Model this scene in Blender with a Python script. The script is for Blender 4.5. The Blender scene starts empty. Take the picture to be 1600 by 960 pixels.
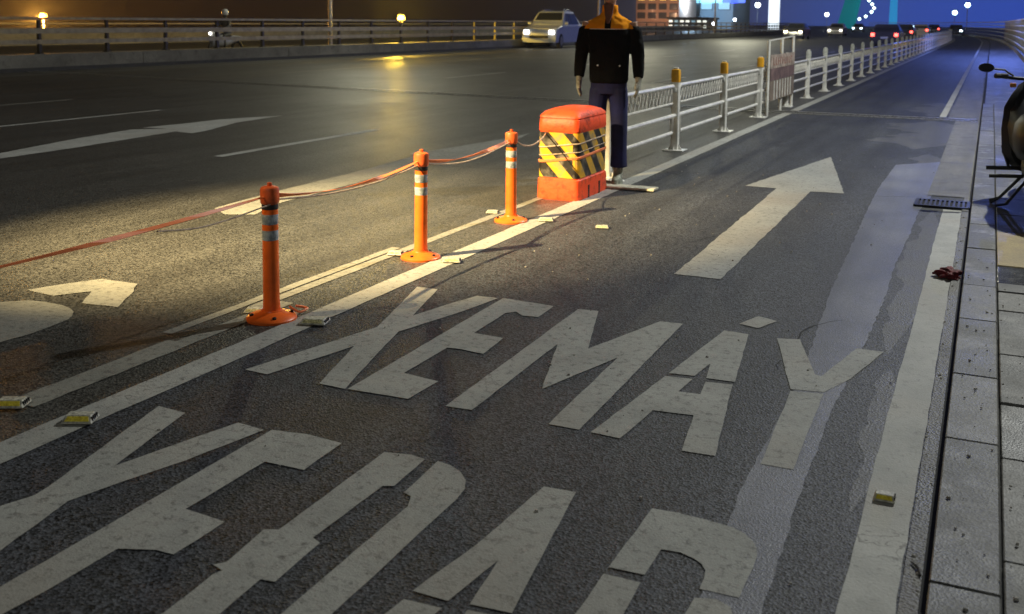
import bpy, bmesh, math, random
from mathutils import Vector, Matrix
from mathutils.geometry import tessellate_polygon
random.seed(7)
SC = bpy.context.scene
COL = SC.collection

# ------------------------------------------------------------------ camera
F_PX, CX, CY, CAM_H = 1625.0, 800.0, 200.0, 1.5
PITCH, ROLL, YAW = math.atan(168.5/1625), 0.010, math.radians(24.62)
fw = Vector((-math.sin(YAW)*math.cos(PITCH), math.cos(YAW)*math.cos(PITCH), -math.sin(PITCH)))
r0 = Vector((math.cos(YAW), math.sin(YAW), 0))
u0 = r0.cross(fw)
cr, sr = math.cos(ROLL), math.sin(ROLL)
UP = cr*u0 - sr*r0
RT = cr*r0 + sr*u0
cam_d = bpy.data.cameras.new('camera')
cam = bpy.data.objects.new('camera', cam_d); COL.objects.link(cam)
m = Matrix((RT, UP, -fw)).transposed().to_4x4(); m.translation = Vector((0, 0, CAM_H))
cam.matrix_world = m
cam_d.sensor_width = 36; cam_d.lens = F_PX/1600*36
cam_d.shift_x = 0; cam_d.shift_y = -(480-CY)/1600
cam_d.dof.use_dof = True; cam_d.dof.focus_distance = 5.5; cam_d.dof.aperture_fstop = 4.2
cam_d.clip_start = 0.05; cam_d.clip_end = 6000
SC.camera = cam

def ray(u, v):
    return fw + RT*((u-CX)/F_PX) - UP*((v-CY)/F_PX)
def G(u, v, z=0.0):            # point of the picture on the horizontal plane z
    d = ray(u, v); t = (z-CAM_H)/d.z
    return (d.x*t, d.y*t)
def onX(u, v, X):
    d = ray(u, v); t = X/d.x
    return Vector((X, d.y*t, CAM_H+d.z*t))
def onY(u, v, Y):
    d = ray(u, v); t = Y/d.y
    return Vector((d.x*t, Y, CAM_H+d.z*t))

# ------------------------------------------------------------------ world
W = bpy.data.worlds.new('World'); SC.world = W; W.use_nodes = True
nt = W.node_tree; nt.nodes.clear()
def N(nt, t, **kw):
    n = nt.nodes.new(t)
    for k, v in kw.items(): setattr(n, k, v)
    return n
out = N(nt, 'ShaderNodeOutputWorld'); bg = N(nt, 'ShaderNodeBackground')
tc = N(nt, 'ShaderNodeTexCoord')
# night sky: dark reddish brown over the river, city glow in blue along the road ahead
dotn = N(nt, 'ShaderNodeVectorMath', operation='DOT_PRODUCT')
bd = Vector((0.06, 1.0, 0.02)).normalized(); dotn.inputs[1].default_value = bd
nt.links.new(tc.outputs['Generated'], dotn.inputs[0])
rp = N(nt, 'ShaderNodeValToRGB')
e = rp.color_ramp.elements
e[0].position = 0.0; e[0].color = (0.006, 0.0035, 0.003, 1)
e[1].position = 1.0; e[1].color = (0.027, 0.065, 0.37, 1)
for p, c in ((0.87, (0.007, 0.0035, 0.003, 1)), (0.915, (0.009, 0.007, 0.008, 1)), (0.958, (0.03, 0.035, 0.075, 1)), (0.985, (0.034, 0.066, 0.27, 1))):
    x = rp.color_ramp.elements.new(p); x.color = c
nt.links.new(dotn.outputs['Value'], rp.inputs[0])
nt.links.new(rp.outputs[0], bg.inputs[0]); bg.inputs[1].default_value = 1.15
nt.links.new(bg.outputs[0], out.inputs[0])

# ------------------------------------------------------------------ render settings
SC.view_settings.view_transform = 'Standard'; SC.view_settings.look = 'None'
SC.view_settings.exposure = 0.0; SC.view_settings.gamma = 1.0
SC.render.engine = 'CYCLES'
SC.cycles.use_denoising = True
SC.cycles.max_bounces = 6
SC.cycles.sample_clamp_indirect = 3.0
SC.cycles.caustics_reflective = False; SC.cycles.caustics_refractive = False

def lamp(name, typ, loc, energy, color, size=0.2, target=None, spot=None, blend=0.5, parent=None):
    d = bpy.data.lights.new(name, typ); d.energy = energy; d.color = color
    if typ in ('POINT', 'SPOT'): d.shadow_soft_size = size
    if typ == 'AREA': d.shape = 'DISK'; d.size = size
    if spot: d.spot_size = math.radians(spot); d.spot_blend = blend
    o = bpy.data.objects.new(name, d); COL.objects.link(o)
    o.location = loc
    if target is not None:
        o.rotation_euler = (Vector(target)-Vector(loc)).to_track_quat('-Z', 'Y').to_euler()
    if parent:
        o.parent = parent; o.location = Vector(loc)-parent.location
    return o

L_HEAD = 29000   # unseen warm flood light behind the viewer, over the left road
lamp('flood_light', 'SPOT', (-7.6, -0.5, 6.6), L_HEAD, (1.0, 0.75, 0.36), 0.08, (-4.2, 6.3, 0.0), 28, 1.0)

# ------------------------------------------------------------------ materials
MATS = {}
def mat(name, col, rough=0.6, metal=0.0, var=0.15, scale=8.0, bump=0.0, bscale=60.0, col2=None, spec=0.5, mix=(0.35, 0.65), emit=None, estr=0, detail=6, coat=0.0):
    if name in MATS: return MATS[name]
    M = bpy.data.materials.new(name); M.use_nodes = True
    t = M.node_tree; b = t.nodes['Principled BSDF']
    b.inputs['Roughness'].default_value = rough; b.inputs['Metallic'].default_value = metal
    b.inputs['Specular IOR Level'].default_value = spec
    if coat: b.inputs['Coat Weight'].default_value = coat; b.inputs['Coat Roughness'].default_value = 0.1
    g = N(t, 'ShaderNodeNewGeometry')
    n = N(t, 'ShaderNodeTexNoise'); n.inputs['Scale'].default_value = scale; n.inputs['Detail'].default_value = detail; n.inputs['Roughness'].default_value = 0.65
    t.links.new(g.outputs['Position'], n.inputs['Vector'])
    r = N(t, 'ShaderNodeValToRGB')
    c2 = col2 if col2 else tuple(max(0, c*(1-2*var)) for c in col)
    c1 = col if col2 else tuple(min(1, c*(1+var)) for c in col)
    r.color_ramp.elements[0].position = mix[0]; r.color_ramp.elements[0].color = (*c2, 1)
    r.color_ramp.elements[1].position = mix[1]; r.color_ramp.elements[1].color = (*c1, 1)
    t.links.new(n.outputs[0], r.inputs[0]); t.links.new(r.outputs[0], b.inputs['Base Color'])
    if bump:
        n2 = N(t, 'ShaderNodeTexNoise'); n2.inputs['Scale'].default_value = bscale; n2.inputs['Detail'].default_value = 4
        t.links.new(g.outputs['Position'], n2.inputs['Vector'])
        bp = N(t, 'ShaderNodeBump'); bp.inputs['Strength'].default_value = bump; bp.inputs['Distance'].default_value = 0.01
        t.links.new(n2.outputs[0], bp.inputs['Height']); t.links.new(bp.outputs[0], b.inputs['Normal'])
    if emit:
        b.inputs['Emission Color'].default_value = (*emit, 1); b.inputs['Emission Strength'].default_value = estr
    MATS[name] = M
    return M

def surface_mat(name, dark, light, grain, rough, rvar, patch_scale=0.5, grain_scale=95, bump=0.6, bdist=0.006, stain=None, stain_amt=0.0, spec=0.5):
    """ground surfaces: aggregate grain + broad patches + long streaks + uneven roughness"""
    M = bpy.data.materials.new(name); M.use_nodes = True
    t = M.node_tree; b = t.nodes['Principled BSDF']; L = t.links.new; b.inputs['Specular IOR Level'].default_value = spec
    g = N(t, 'ShaderNodeNewGeometry')
    big = N(t, 'ShaderNodeTexNoise'); big.inputs['Scale'].default_value = patch_scale; big.inputs['Detail'].default_value = 8; big.inputs['Roughness'].default_value = 0.7
    L(g.outputs['Position'], big.inputs['Vector'])
    r = N(t, 'ShaderNodeValToRGB'); r.color_ramp.elements[0].position = 0.33; r.color_ramp.elements[1].position = 0.68
    r.color_ramp.elements[0].color = (*dark, 1); r.color_ramp.elements[1].color = (*light, 1); L(big.outputs[0], r.inputs[0])
    mp = N(t, 'ShaderNodeMapping'); mp.inputs['Scale'].default_value = (3.2, 0.16, 1); L(g.outputs['Position'], mp.inputs[0])
    st = N(t, 'ShaderNodeTexNoise'); st.inputs['Scale'].default_value = 1.0; st.inputs['Detail'].default_value = 5; L(mp.outputs[0], st.inputs['Vector'])
    sm = N(t, 'ShaderNodeMapRange'); sm.inputs['From Min'].default_value = 0.3; sm.inputs['From Max'].default_value = 0.7
    sm.inputs['To Min'].default_value = 0.66; sm.inputs['To Max'].default_value = 1.30; L(st.outputs[0], sm.inputs[0])
    m1 = N(t, 'ShaderNodeVectorMath', operation='SCALE'); L(r.outputs[0], m1.inputs[0]); L(sm.outputs[0], m1.inputs['Scale'])
    # aggregate
    vo = N(t, 'ShaderNodeTexVoronoi'); vo.inputs['Scale'].default_value = grain_scale; L(g.outputs['Position'], vo.inputs['Vector'])
    gn = N(t, 'ShaderNodeTexNoise'); gn.inputs['Scale'].default_value = grain_scale*1.1; gn.inputs['Detail'].default_value = 2; L(g.outputs['Position'], gn.inputs['Vector'])
    sep = N(t, 'ShaderNodeSeparateColor'); L(vo.outputs['Color'], sep.inputs[0])
    gm = N(t, 'ShaderNodeMapRange'); gm.inputs['To Min'].default_value = 1-grain; gm.inputs['To Max'].default_value = 1+grain*1.3; L(sep.outputs[0], gm.inputs[0])
    m2 = N(t, 'ShaderNodeVectorMath', operation='SCALE'); L(m1.outputs[0], m2.inputs[0]); L(gm.outputs[0], m2.inputs['Scale'])
    last = m2.outputs[0]
    if stain:
        s2 = N(t, 'ShaderNodeTexNoise'); s2.inputs['Scale'].default_value = 3.1; s2.inputs['Detail'].default_value = 9; s2.inputs['Roughness'].default_value = 0.75
        L(g.outputs['Position'], s2.inputs['Vector'])
        s3 = N(t, 'ShaderNodeMapRange'); s3.inputs['From Min'].default_value = 0.52; s3.inputs['From Max'].default_value = 0.66; s3.inputs['To Max'].default_value = stain_amt; L(s2.outputs[0], s3.inputs[0])
        mx = N(t, 'ShaderNodeMix', data_type='RGBA'); L(s3.outputs[0], mx.inputs[0]); L(last, mx.inputs[6]); mx.inputs[7].default_value = (*stain, 1); last = mx.outputs[2]
    L(last, b.inputs['Base Color'])
    rr = N(t, 'ShaderNodeMapRange'); rr.inputs['From Min'].default_value = 0.3; rr.inputs['From Max'].default_value = 0.7
    rr.inputs['To Min'].default_value = rough-rvar; rr.inputs['To Max'].default_value = rough+rvar
    L(big.outputs[0], rr.inputs[0]); L(rr.outputs[0], b.inputs['Roughness'])
    bp = N(t, 'ShaderNodeBump'); bp.inputs['Strength'].default_value = bump*(.45 if 'slab' in name else 1); bp.inputs['Distance'].default_value = bdist
    ad = N(t, 'ShaderNodeMath', operation='ADD'); L(vo.outputs['Distance'], ad.inputs[0]); L(gn.outputs[0], ad.inputs[1])
    L(ad.outputs[0], bp.inputs['Height']); L(bp.outputs[0], b.inputs['Normal'])
    MATS[name] = M
    return M

ASPH_L = surface_mat('old_chip_asphalt', (0.036, 0.036, 0.033), (0.056, 0.055, 0.050), 1.0, 0.52, 0.07, 0.35, 110, 0.6, 0.003, (0.10, 0.095, 0.09), 0.15)
ASPH = surface_mat('asphalt', (0.021, 0.023, 0.028), (0.043, 0.046, 0.053), 1.25, 0.64, 0.06, 0.45, 120, 0.6, 0.003, (0.10, 0.10, 0.105), 0.22, spec=0.42)
PATCH = surface_mat('fine_asphalt_patch', (0.10, 0.105, 0.125), (0.165, 0.17, 0.20), 0.2, 0.48, 0.06, 1.2, 160, 0.35, 0.003)
CONC = surface_mat('gutter_concrete', (0.08, 0.08, 0.075), (0.18, 0.175, 0.165), 0.2, 0.6, 0.1, 2.5, 110, 0.6, 0.006, (0.05, 0.05, 0.045), 0.8)
PARA = surface_mat('parapet_concrete', (0.14, 0.13, 0.10), (0.24, 0.23, 0.19), 0.1, 0.75, 0.05, 0.8, 30, 0.4, 0.01, (0.05, 0.045, 0.035), 0.6)

def paint_mat(name, col, wear=0.35, thr=0.56):
    M = bpy.data.materials.new(name); M.use_nodes = True
    t = M.node_tree; b = t.nodes['Principled BSDF']; L = t.links.new
    g = N(t, 'ShaderNodeNewGeometry')
    n1 = N(t, 'ShaderNodeTexNoise'); n1.inputs['Scale'].default_value = 2.2; n1.inputs['Detail'].default_value = 10; n1.inputs['Roughness'].default_value = 0.72; L(g.outputs['Position'], n1.inputs['Vector'])
    r = N(t, 'ShaderNodeValToRGB'); r.color_ramp.elements[0].position = 0.3; r.color_ramp.elements[1].position = 0.7
    r.color_ramp.elements[0].color = (*[c*0.62 for c in col], 1); r.color_ramp.elements[1].color = (*col, 1); L(n1.outputs[0], r.inputs[0])
    n2 = N(t, 'ShaderNodeTexNoise'); n2.inputs['Scale'].default_value = 26; n2.inputs['Detail'].default_value = 8; n2.inputs['Roughness'].default_value = 0.8; L(g.outputs['Position'], n2.inputs['Vector'])
    mr = N(t, 'ShaderNodeMapRange'); mr.inputs['From Min'].default_value = thr; mr.inputs['From Max'].default_value = thr+0.14; mr.inputs['To Max'].default_value = wear; L(n2.outputs[0], mr.inputs[0])
    mx = N(t, 'ShaderNodeMix', data_type='RGBA'); L(mr.outputs[0], mx.inputs[0]); L(r.outputs[0], mx.inputs[6]); mx.inputs[7].default_value = (0.07, 0.068, 0.065, 1)
    vc = N(t, 'ShaderNodeTexVoronoi', feature='DISTANCE_TO_EDGE'); vc.inputs['Scale'].default_value = 5.5
    wn = N(t, 'ShaderNodeTexNoise'); wn.inputs['Scale'].default_value = 7; wn.inputs['Detail'].default_value = 5; L(g.outputs['Position'], wn.inputs['Vector'])
    va = N(t, 'ShaderNodeMix', data_type='VECTOR'); va.inputs[0].default_value = 0.22; L(g.outputs['Position'], va.inputs[4]); L(wn.outputs['Color'], va.inputs[5]); L(va.outputs[1], vc.inputs['Vector'])
    cl = N(t, 'ShaderNodeMapRange'); cl.inputs['From Min'].default_value = 0.004; cl.inputs['From Max'].default_value = 0.018; cl.inputs['To Min'].default_value = 0.55; cl.inputs['To Max'].default_value = 0.0; L(vc.outputs['Distance'], cl.inputs[0])
    cn = N(t, 'ShaderNodeMath', operation='MULTIPLY'); cm_ = N(t, 'ShaderNodeMapRange'); cm_.inputs['From Min'].default_value = .48; cm_.inputs['From Max'].default_value = .6; L(n1.outputs[0], cm_.inputs[0]); L(cl.outputs[0], cn.inputs[0]); L(cm_.outputs[0], cn.inputs[1])
    m4 = N(t, 'ShaderNodeMix', data_type='RGBA'); L(cn.outputs[0], m4.inputs[0]); L(mx.outputs[2], m4.inputs[6]); m4.inputs[7].default_value = (0.08, 0.075, 0.07, 1)
    sc = N(t, 'ShaderNodeTexNoise'); sc.inputs['Scale'].default_value = 1.1; sc.inputs['Detail'].default_value = 4; L(g.outputs['Position'], sc.inputs['Vector'])
    s4 = N(t, 'ShaderNodeMapRange'); s4.inputs['From Min'].default_value = .5; s4.inputs['From Max'].default_value = .68; s4.inputs['To Max'].default_value = .5; L(sc.outputs[0], s4.inputs[0])
    m5 = N(t, 'ShaderNodeMix', data_type='RGBA'); L(s4.outputs[0], m5.inputs[0]); L(m4.outputs[2], m5.inputs[6]); m5.inputs[7].default_value = (0.27, 0.235, 0.19, 1)
    L(m5.outputs[2], b.inputs['Base Color']); b.inputs['Roughness'].default_value = 0.7; b.inputs['Specular IOR Level'].default_value = 0.3
    n3 = N(t, 'ShaderNodeTexNoise'); n3.inputs['Scale'].default_value = 130; L(g.outputs['Position'], n3.inputs['Vector'])
    bp = N(t, 'ShaderNodeBump'); bp.inputs['Strength'].default_value = 0.5; bp.inputs['Distance'].default_value = 0.004; L(n3.outputs[0], bp.inputs['Height']); L(bp.outputs[0], b.inputs['Normal'])
    MATS[name] = M
    return M
PAINT = paint_mat('worn_white_paint', (0.43, 0.435, 0.405), 0.8, 0.52)
PAINT2 = paint_mat('thin_worn_paint', (0.30, 0.30, 0.265), 0.8, 0.5)
PAINT3 = paint_mat('edge_line_paint', (0.54, 0.545, 0.51), 0.6, 0.55)

ORANGE = mat('orange_plastic', (0.92, 0.15, 0.015), 0.38, var=0.12, scale=6, bump=0.05)
ORANGE2 = mat('faded_orange_plastic', (0.78, 0.13, 0.03), 0.45, var=0.2, scale=14)
REFL = mat('reflective_sheet', (0.50, 0.56, 0.62), 0.25, 0.3, var=0.25, scale=30)
REDPL = mat('red_orange_plastic', (0.82, 0.075, 0.018), 0.55, var=0.28, scale=11, bump=0.35, bscale=28, mix=(0.3, 0.5))
WHITEM = mat('cream_painted_steel', (0.80, 0.79, 0.74), 0.35, 0.1, var=0.12, scale=9, bump=0.05)
YCAP = mat('yellow_plastic', (0.85, 0.42, 0.02), 0.4, var=0.1)
STEEL = mat('joint_steel', (0.42, 0.41, 0.37), 0.42, 0.7, var=0.3, scale=20)
BLACKR = mat('black_rubber', (0.02, 0.02, 0.02), 0.7, var=0.2)
DGAP = mat('dark_gap', (0.012, 0.012, 0.012), 0.9)
RAILM = mat('galvanised_rail', (0.40, 0.33, 0.20), 0.5, 0.2, var=0.15, scale=5)
BLUERAIL = mat('pale_railing_paint', (0.62, 0.62, 0.62), 0.4, 0.1, var=0.1)
IRON = mat('dark_iron', (0.03, 0.03, 0.032), 0.5, 0.6, var=0.3, scale=40)
CARBLACK = mat('black_gloss', (0.006, 0.007, 0.010), 0.5, 0.0, var=0.1, spec=0.22)
CHROME = mat('chrome', (0.5, 0.5, 0.5), 0.15, 1.0, var=0.1)
GLASS = mat('dark_glass', (0.02, 0.022, 0.026), 0.06, 0.0, var=0.05, spec=0.8)

# ------------------------------------------------------------------ mesh helpers
class MB:
    def __init__(s): s.v = []; s.f = []; s.uv = {}
    def add(s, vs, fs):
        k = len(s.v); s.v += [tuple(v) for v in vs]; s.f += [tuple(i+k for i in f) for f in fs]; return k
    def box(s, c, d, rz=0.0, taper=1.0):
        x, y, z = d[0]/2, d[1]/2, d[2]/2; ca, sa = math.cos(rz), math.sin(rz); vs = []
        for zz, t in ((-z, 1.0), (z, taper)):
            for xx, yy in ((-x, -y), (x, -y), (x, y), (-x, y)):
                xx *= t; yy *= t
                vs.append((c[0]+xx*ca-yy*sa, c[1]+xx*sa+yy*ca, c[2]+zz))
        s.add(vs, [(3, 2, 1, 0), (4, 5, 6, 7), (0, 1, 5, 4), (1, 2, 6, 5), (2, 3, 7, 6), (3, 0, 4, 7)]); return s
    def tube(s, pts, r, seg=8, cap=True):
        pts = [Vector(p) for p in pts]; n = len(pts); rs = r if isinstance(r, (list, tuple)) else [r]*n
        vs = []; ref = None
        for i, p in enumerate(pts):
            d = (pts[min(i+1, n-1)]-pts[max(i-1, 0)])
            d = d.normalized() if d.length > 1e-9 else Vector((0, 0, 1))
            if ref is None: ref = Vector((0, 0, 1)) if abs(d.z) < 0.9 else Vector((1, 0, 0))
            a = ref - d*ref.dot(d)
            if a.length < 1e-4: a = Vector((1, 0, 0)) - d*d.x
            a.normalize(); b = d.cross(a); ref = a
            for k in range(seg):
                w = 2*math.pi*k/seg; vs.append(p+(a*math.cos(w)+b*math.sin(w))*rs[i])
        fs = []
        for i in range(n-1):
            for k in range(seg):
                k2 = (k+1) % seg
                fs.append((i*seg+k, i*seg+k2, (i+1)*seg+k2, (i+1)*seg+k))
        if cap: fs += [tuple(range(seg))[::-1], tuple((n-1)*seg+k for k in range(seg))]
        s.add(vs, fs); return s
    def loft(s, rings, cap=True):       # rings: equal-length loops of points
        n = len(rings[0]); vs = [p for r in rings for p in r]; fs = []
        for i in range(len(rings)-1):
            for k in range(n):
                k2 = (k+1) % n; fs.append((i*n+k, i*n+k2, (i+1)*n+k2, (i+1)*n+k))
        if cap: fs += [tuple(range(n))[::-1], tuple((len(rings)-1)*n+k for k in range(n))]
        s.add(vs, fs); return s
    def lathe(s, prof, seg=20, c=(0, 0, 0)):
        rings = [[(c[0]+r*math.cos(2*math.pi*k/seg), c[1]+r*math.sin(2*math.pi*k/seg), c[2]+z) for k in range(seg)] for r, z in prof]
        return s.loft(rings)
    def build(s, name, m, parent=None, smooth=False, bevel=0.0, bseg=2):
        me = bpy.data.meshes.new(name); me.from_pydata(s.v, [], s.f); me.update()
        b = bmesh.new(); b.from_mesh(me); bmesh.ops.recalc_face_normals(b, faces=b.faces); b.to_mesh(me); b.free()
        me.materials.append(m)
        o = bpy.data.objects.new(name, me); COL.objects.link(o)
        if parent: o.parent = parent
        if smooth:
            for p in me.polygons: p.use_smooth = True
            try: me.set_sharp_from_angle(angle=math.radians(42))
            except Exception: pass
        if bevel:
            md = o.modifiers.new('bevel', 'BEVEL'); md.width = bevel; md.segments = bseg; md.limit_method = 'ANGLE'; md.angle_limit = math.radians(30)
        return o
def ell(c, rx, ry, n=16, p=2.0, rot=0.0, nrm=None):
    """closed loop, super-ellipse, horizontal"""
    o = []
    for k in range(n):
        a = 2*math.pi*k/n; ca, sa = math.cos(a), math.sin(a)
        x = rx*math.copysign(abs(ca)**(2/p), ca); y = ry*math.copysign(abs(sa)**(2/p), sa)
        o.append((c[0]+x*math.cos(rot)-y*math.sin(rot), c[1]+x*math.sin(rot)+y*math.cos(rot), c[2]))
    return o

def tag(o, label=None, cat=None, group=None, kind=None):
    if label: o['label'] = label
    if cat: o['category'] = cat
    if group: o['group'] = group
    if kind: o['kind'] = kind
    return o
def thing(name, label, cat, loc=(0, 0, 0), rz=0.0, group=None):
    o = bpy.data.objects.new(name, None); COL.objects.link(o); o.location = loc; o.rotation_euler = (0, 0, rz); o.empty_display_size = 0.2
    return tag(o, label, cat, group)
def kids(o): return [c for c in bpy.data.objects if c.parent == o]
def copy_tree(o, parent=None):
    c = o.copy(); COL.objects.link(c)
    if parent: c.parent = parent
    for ch in kids(o): copy_tree(ch, c)
    return c

def sx(Y):                          # the bridge bends to the left far ahead
    return -(max(0.0, Y-90)**2)/1500.0
YS = [-12, 0, 20, 45, 70, 90] + [90+6*k for k in range(1, 46)]
def ysamp(a, b): return [a]+[y for y in YS if a < y < b]+[b]
def strip(mb, x0, x1, y0, y1, z):
    ys = ysamp(y0, y1); vs = []
    for y in ys: vs += [(x0+sx(y), y, z), (x1+sx(y), y, z)]
    mb.add(vs, [(2*i, 2*i+1, 2*i+3, 2*i+2) for i in range(len(ys)-1)]); return mb
def wall(mb, x0, x1, y0, y1, z0, z1):   # solid following the bend
    rings = [[(x0+sx(y), y, z0), (x1+sx(y), y, z0), (x1+sx(y), y, z1), (x0+sx(y), y, z1)] for y in ysamp(y0, y1)]
    return mb.loft(rings)
def poly(pts, z=0.0032, jit=0.002, step=0.07):
    """flat outline on the ground with slightly ragged edges"""
    q = []
    n = len(pts)
    for i in range(n):
        a = Vector(pts[i]); b = Vector(pts[(i+1) % n]); L = (b-a).length
        k = max(1, min(40, int(L/step)))
        for j in range(k):
            p = a.lerp(b, j/k)
            if j: p = p+Vector((random.uniform(-jit, jit), random.uniform(-jit, jit)))
            q.append((p.x, p.y, z))
    tris = tessellate_polygon([[Vector(p) for p in q]])
    mb = MB(); mb.add(q, [tuple(t) for t in tris]); return mb
def gpoly(px, **kw): return poly([G(*p) for p in px], **kw)

# ------------------------------------------------------------------ ground, road, deck
g = MB(); g.add([(-3000, -200, -9), (3000, -200, -9), (3000, 4000, -9), (-3000, 4000, -9)], [(0, 1, 2, 3)])
tag(g.build('ground', mat('dark_ground', (0.03, 0.032, 0.035), 0.5, var=0.3, scale=0.05)), kind='structure')
road = strip(MB(), -23.25, -3.10, -12, 350, 0.0).build('road', ASPH_L); tag(road, kind='structure')
lane_ = strip(MB(), -3.10, -0.13, -12, 350, 0.0).build('bike_lane', ASPH); tag(lane_, kind='structure')
deck = wall(MB(), -24.0, 3.5, -12, 350, -1.2, -0.02).build('bridge_deck', PARA); tag(deck, kind='structure')
opp = strip(MB(), -44, -24.6, -12, 350, -0.02).build('opposite_road', ASPH_L); tag(opp, kind='structure')

def on_road(mb, name, m, label=None, z=None):
    o = mb.build(name, m, road if mb.v[0][0] < -3.2 else lane_)
    if label: o['label'] = label
    return o
# repair strip that runs along the lane
pl = [(1400, 258), (1372, 295), (1352, 335), (1330, 385), (1303, 445), (1282, 500), (1262, 560), (1235, 625), (1192, 700), (1158, 765), (1120, 870), (1085, 960), (1040, 1080)]
pr = [(1160, 1080), (1190, 960), (1225, 850), (1255, 760), (1300, 640), (1342, 560), (1385, 460), (1398, 415), (1420, 370), (1436, 330), (1470, 290), (1494, 252)]
on_road(gpoly(pl[::-1]+pr[::-1], z=0.0018, jit=0.005, step=0.05), 'repair_patch', PATCH, 'smoother grey asphalt strip running along the lane')
SMEAR = surface_mat('cement_smear', (0.045, 0.047, 0.052), (0.095, 0.096, 0.098), 0.3, 0.6, 0.08, 3.5, 120, 0.5, 0.004)
def ragged(x0, x1, y0, y1, a=.03):
    L_, R_2 = [], []; n = int((y1-y0)/.05); ph = random.uniform(0, 9)
    for k in range(n+1):
        y_ = y0+(y1-y0)*k/n; e_ = min(1, 6*k/n, 6*(n-k)/n)
        w_ = a*(math.sin(y_*3.1+ph)+.6*math.sin(y_*7.7+2*ph)+.4*math.sin(y_*17+ph))+random.uniform(-.008, .008)
        xm = (x0+x1)/2; L_.append((xm+(x0-xm+w_)*e_, y_)); R_2.append((xm+(x1-xm)*e_, y_))
    on_road(poly(L_+R_2[::-1], z=0.0010, jit=0.0), 'cement_smear', SMEAR)
ragged(-.43, -.28, 4.9, 9.0); ragged(-.36, -.28, 3.2, 4.7, .02); ragged(-.75, -.42, 10.2, 12.9, .07); ragged(-1.15, -.42, 13.3, 17.5, .16); ragged(-1.1, -.55, 18.2, 21.5, .16)

# lane lines (straight in the world)
def line(x0, x1, y0, y1, m=PAINT, z=0.0032, label=None):
    if y1-y0 < 14:
        n = 14; pts = [(x0, y0+(y1-y0)*i/n) for i in range(n+1)]+[(x1, y1-(y1-y0)*i/n) for i in range(n+1)]
        pts = [(a+random.uniform(-.004, .004), b) for a, b in pts]
        return on_road(poly(pts, z=z, jit=0.003, step=0.1), 'lane_line', m, label)
    return on_road(strip(MB(), x0, x1, y0, y1, z), 'lane_line', m, label)
line(-0.285, -0.145, 1.2, 9.05, PAINT3, label='white edge line beside the pavement')
line(-0.70, -0.60, 18.2, 300, PAINT3)
gaps = [(2.72, 2.86), (4.0, 4.12)]
y = 1.0
for a, b in [(1.0, 9.2), (9.2, 17.7)]: line(-3.095, -2.945, a, b, PAINT)
line(-3.08, -2.93, 18.15, 300, PAINT)
line(-3.44, -3.37, 4.25, 8.2, PAINT2); line(-3.41, -3.27, 2.75, 3.62, PAINT2); line(-3.36, -3.27, 3.62, 4.4, PAINT2)
line(-3.40, -3.28, 1.2, 2.62, PAINT2)
line(-3.52, -3.46, 3.7, 5.8, PAINT2)
for Y0 in (-1, 8.8, 24.5, 34.5, 44.5, 54.5, 64.5): line(-7.58, -7.46, Y0, Y0+3.2, PAINT3)
for Y0 in (9.2, 23.5, 33, 43, 53): line(-12.7 if Y0 > 20 else -12.15, -12.58 if Y0 > 20 else -12.03, Y0, Y0+3.6, PAINT3)
line(-15.0, -14.86, 9.5, 13.6, PAINT2)
line(-17.6, -17.45, 23, 28, PAINT2)
line(-22.0, -21.85, 5, 300, PAINT2)
line(-17.7, -17.6, 32, 50, PAINT2)

# straight-ahead arrows
def arrow(px, label, m=PAINT): return on_road(gpoly(px, jit=0.006), 'arrow_marking', m, label)
arrow([(1053, 429), (1213, 295), (1164, 291), (1298, 246), (1319, 303), (1266, 300), (1126, 437)], 'white straight-ahead arrow in the right-hand lane')
arrow([(-180, 282), (0, 240), (120, 217), (205, 203), (262, 201.5), (222, 200), (285, 194), (345, 187), (443, 181), (370, 192), (322, 205), (300, 209), (275, 206), (120, 231), (0, 248.5), (-180, 294)], 'long arrow far on the left road', PAINT3)
arrow([(335, 326), (430, 300), (545, 272), (648, 244), (640, 240), (700, 232), (790, 217), (829, 208.5), (786, 229), (745, 250), (716, 248), (666, 255), (560, 286), (430, 320), (398, 336), (352, 336)], 'arrow on the road behind the taped posts', PAINT2)
c = lambda pts, ox, oy, k: [(ox+a/k, oy+b/k) for a, b in pts]
arrow(c([(120, 208), (300, 180), (450, 160), (608, 182), (570, 235), (520, 285), (362, 268), (405, 215), (235, 235)], 0, 380, 2.8225), 'cream angular marking on the left road', PAINT2)
on_road(gpoly(c([(-500, 300), (-200, 270), (0, 262), (130, 255), (200, 262), (270, 275), (310, 290), (325, 305), (318, 325), (300, 340), (220, 372), (130, 405), (0, 440), (-300, 520), (-600, 540)], 0, 380, 2.8225)), 'round_marking', PAINT2, 'cream rounded marking at the left edge')

# letters XE MÁY (upper word) and XE ĐẠP (nearer word)
def letter(px, label, z=0.0032): return on_road(gpoly(px, z=z, jit=0.002), 'painted_letter', PAINT, label)
C3 = lambda p: c(p, 380, 420, 3.2)
C4 = lambda p: c(p, 850, 420, 2.8236)
letter(C3([(870, 93), (972, 106), (848, 238), (1010, 185), (1170, 138), (1275, 150), (1100, 215), (775, 318), (640, 460), (510, 605), (380, 578), (555, 390), (340, 460), (120, 532), (10, 508), (340, 400), (670, 295)]), 'letter X of the farther word')
letter(C3([(1300, 150), (1552, 190), (1475, 245), (1395, 238), (1365, 218), (1310, 225), (1155, 325), (1300, 350), (1200, 430), (1085, 405), (1020, 398), (805, 525), (975, 567), (825, 655), (522, 605)]), 'letter E of the farther word')
letter([(903, 484), (935, 487), (919, 546), (1032, 503), (1067, 507), (905, 673), (857, 664), (965, 560), (847, 609), (871, 539), (737, 642), (696, 636)], 'letter M of the farther word')
letter([(1185, 495), (1214, 503), (1185, 514), (1155, 507)], 'acute accent over the letter A')
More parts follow.
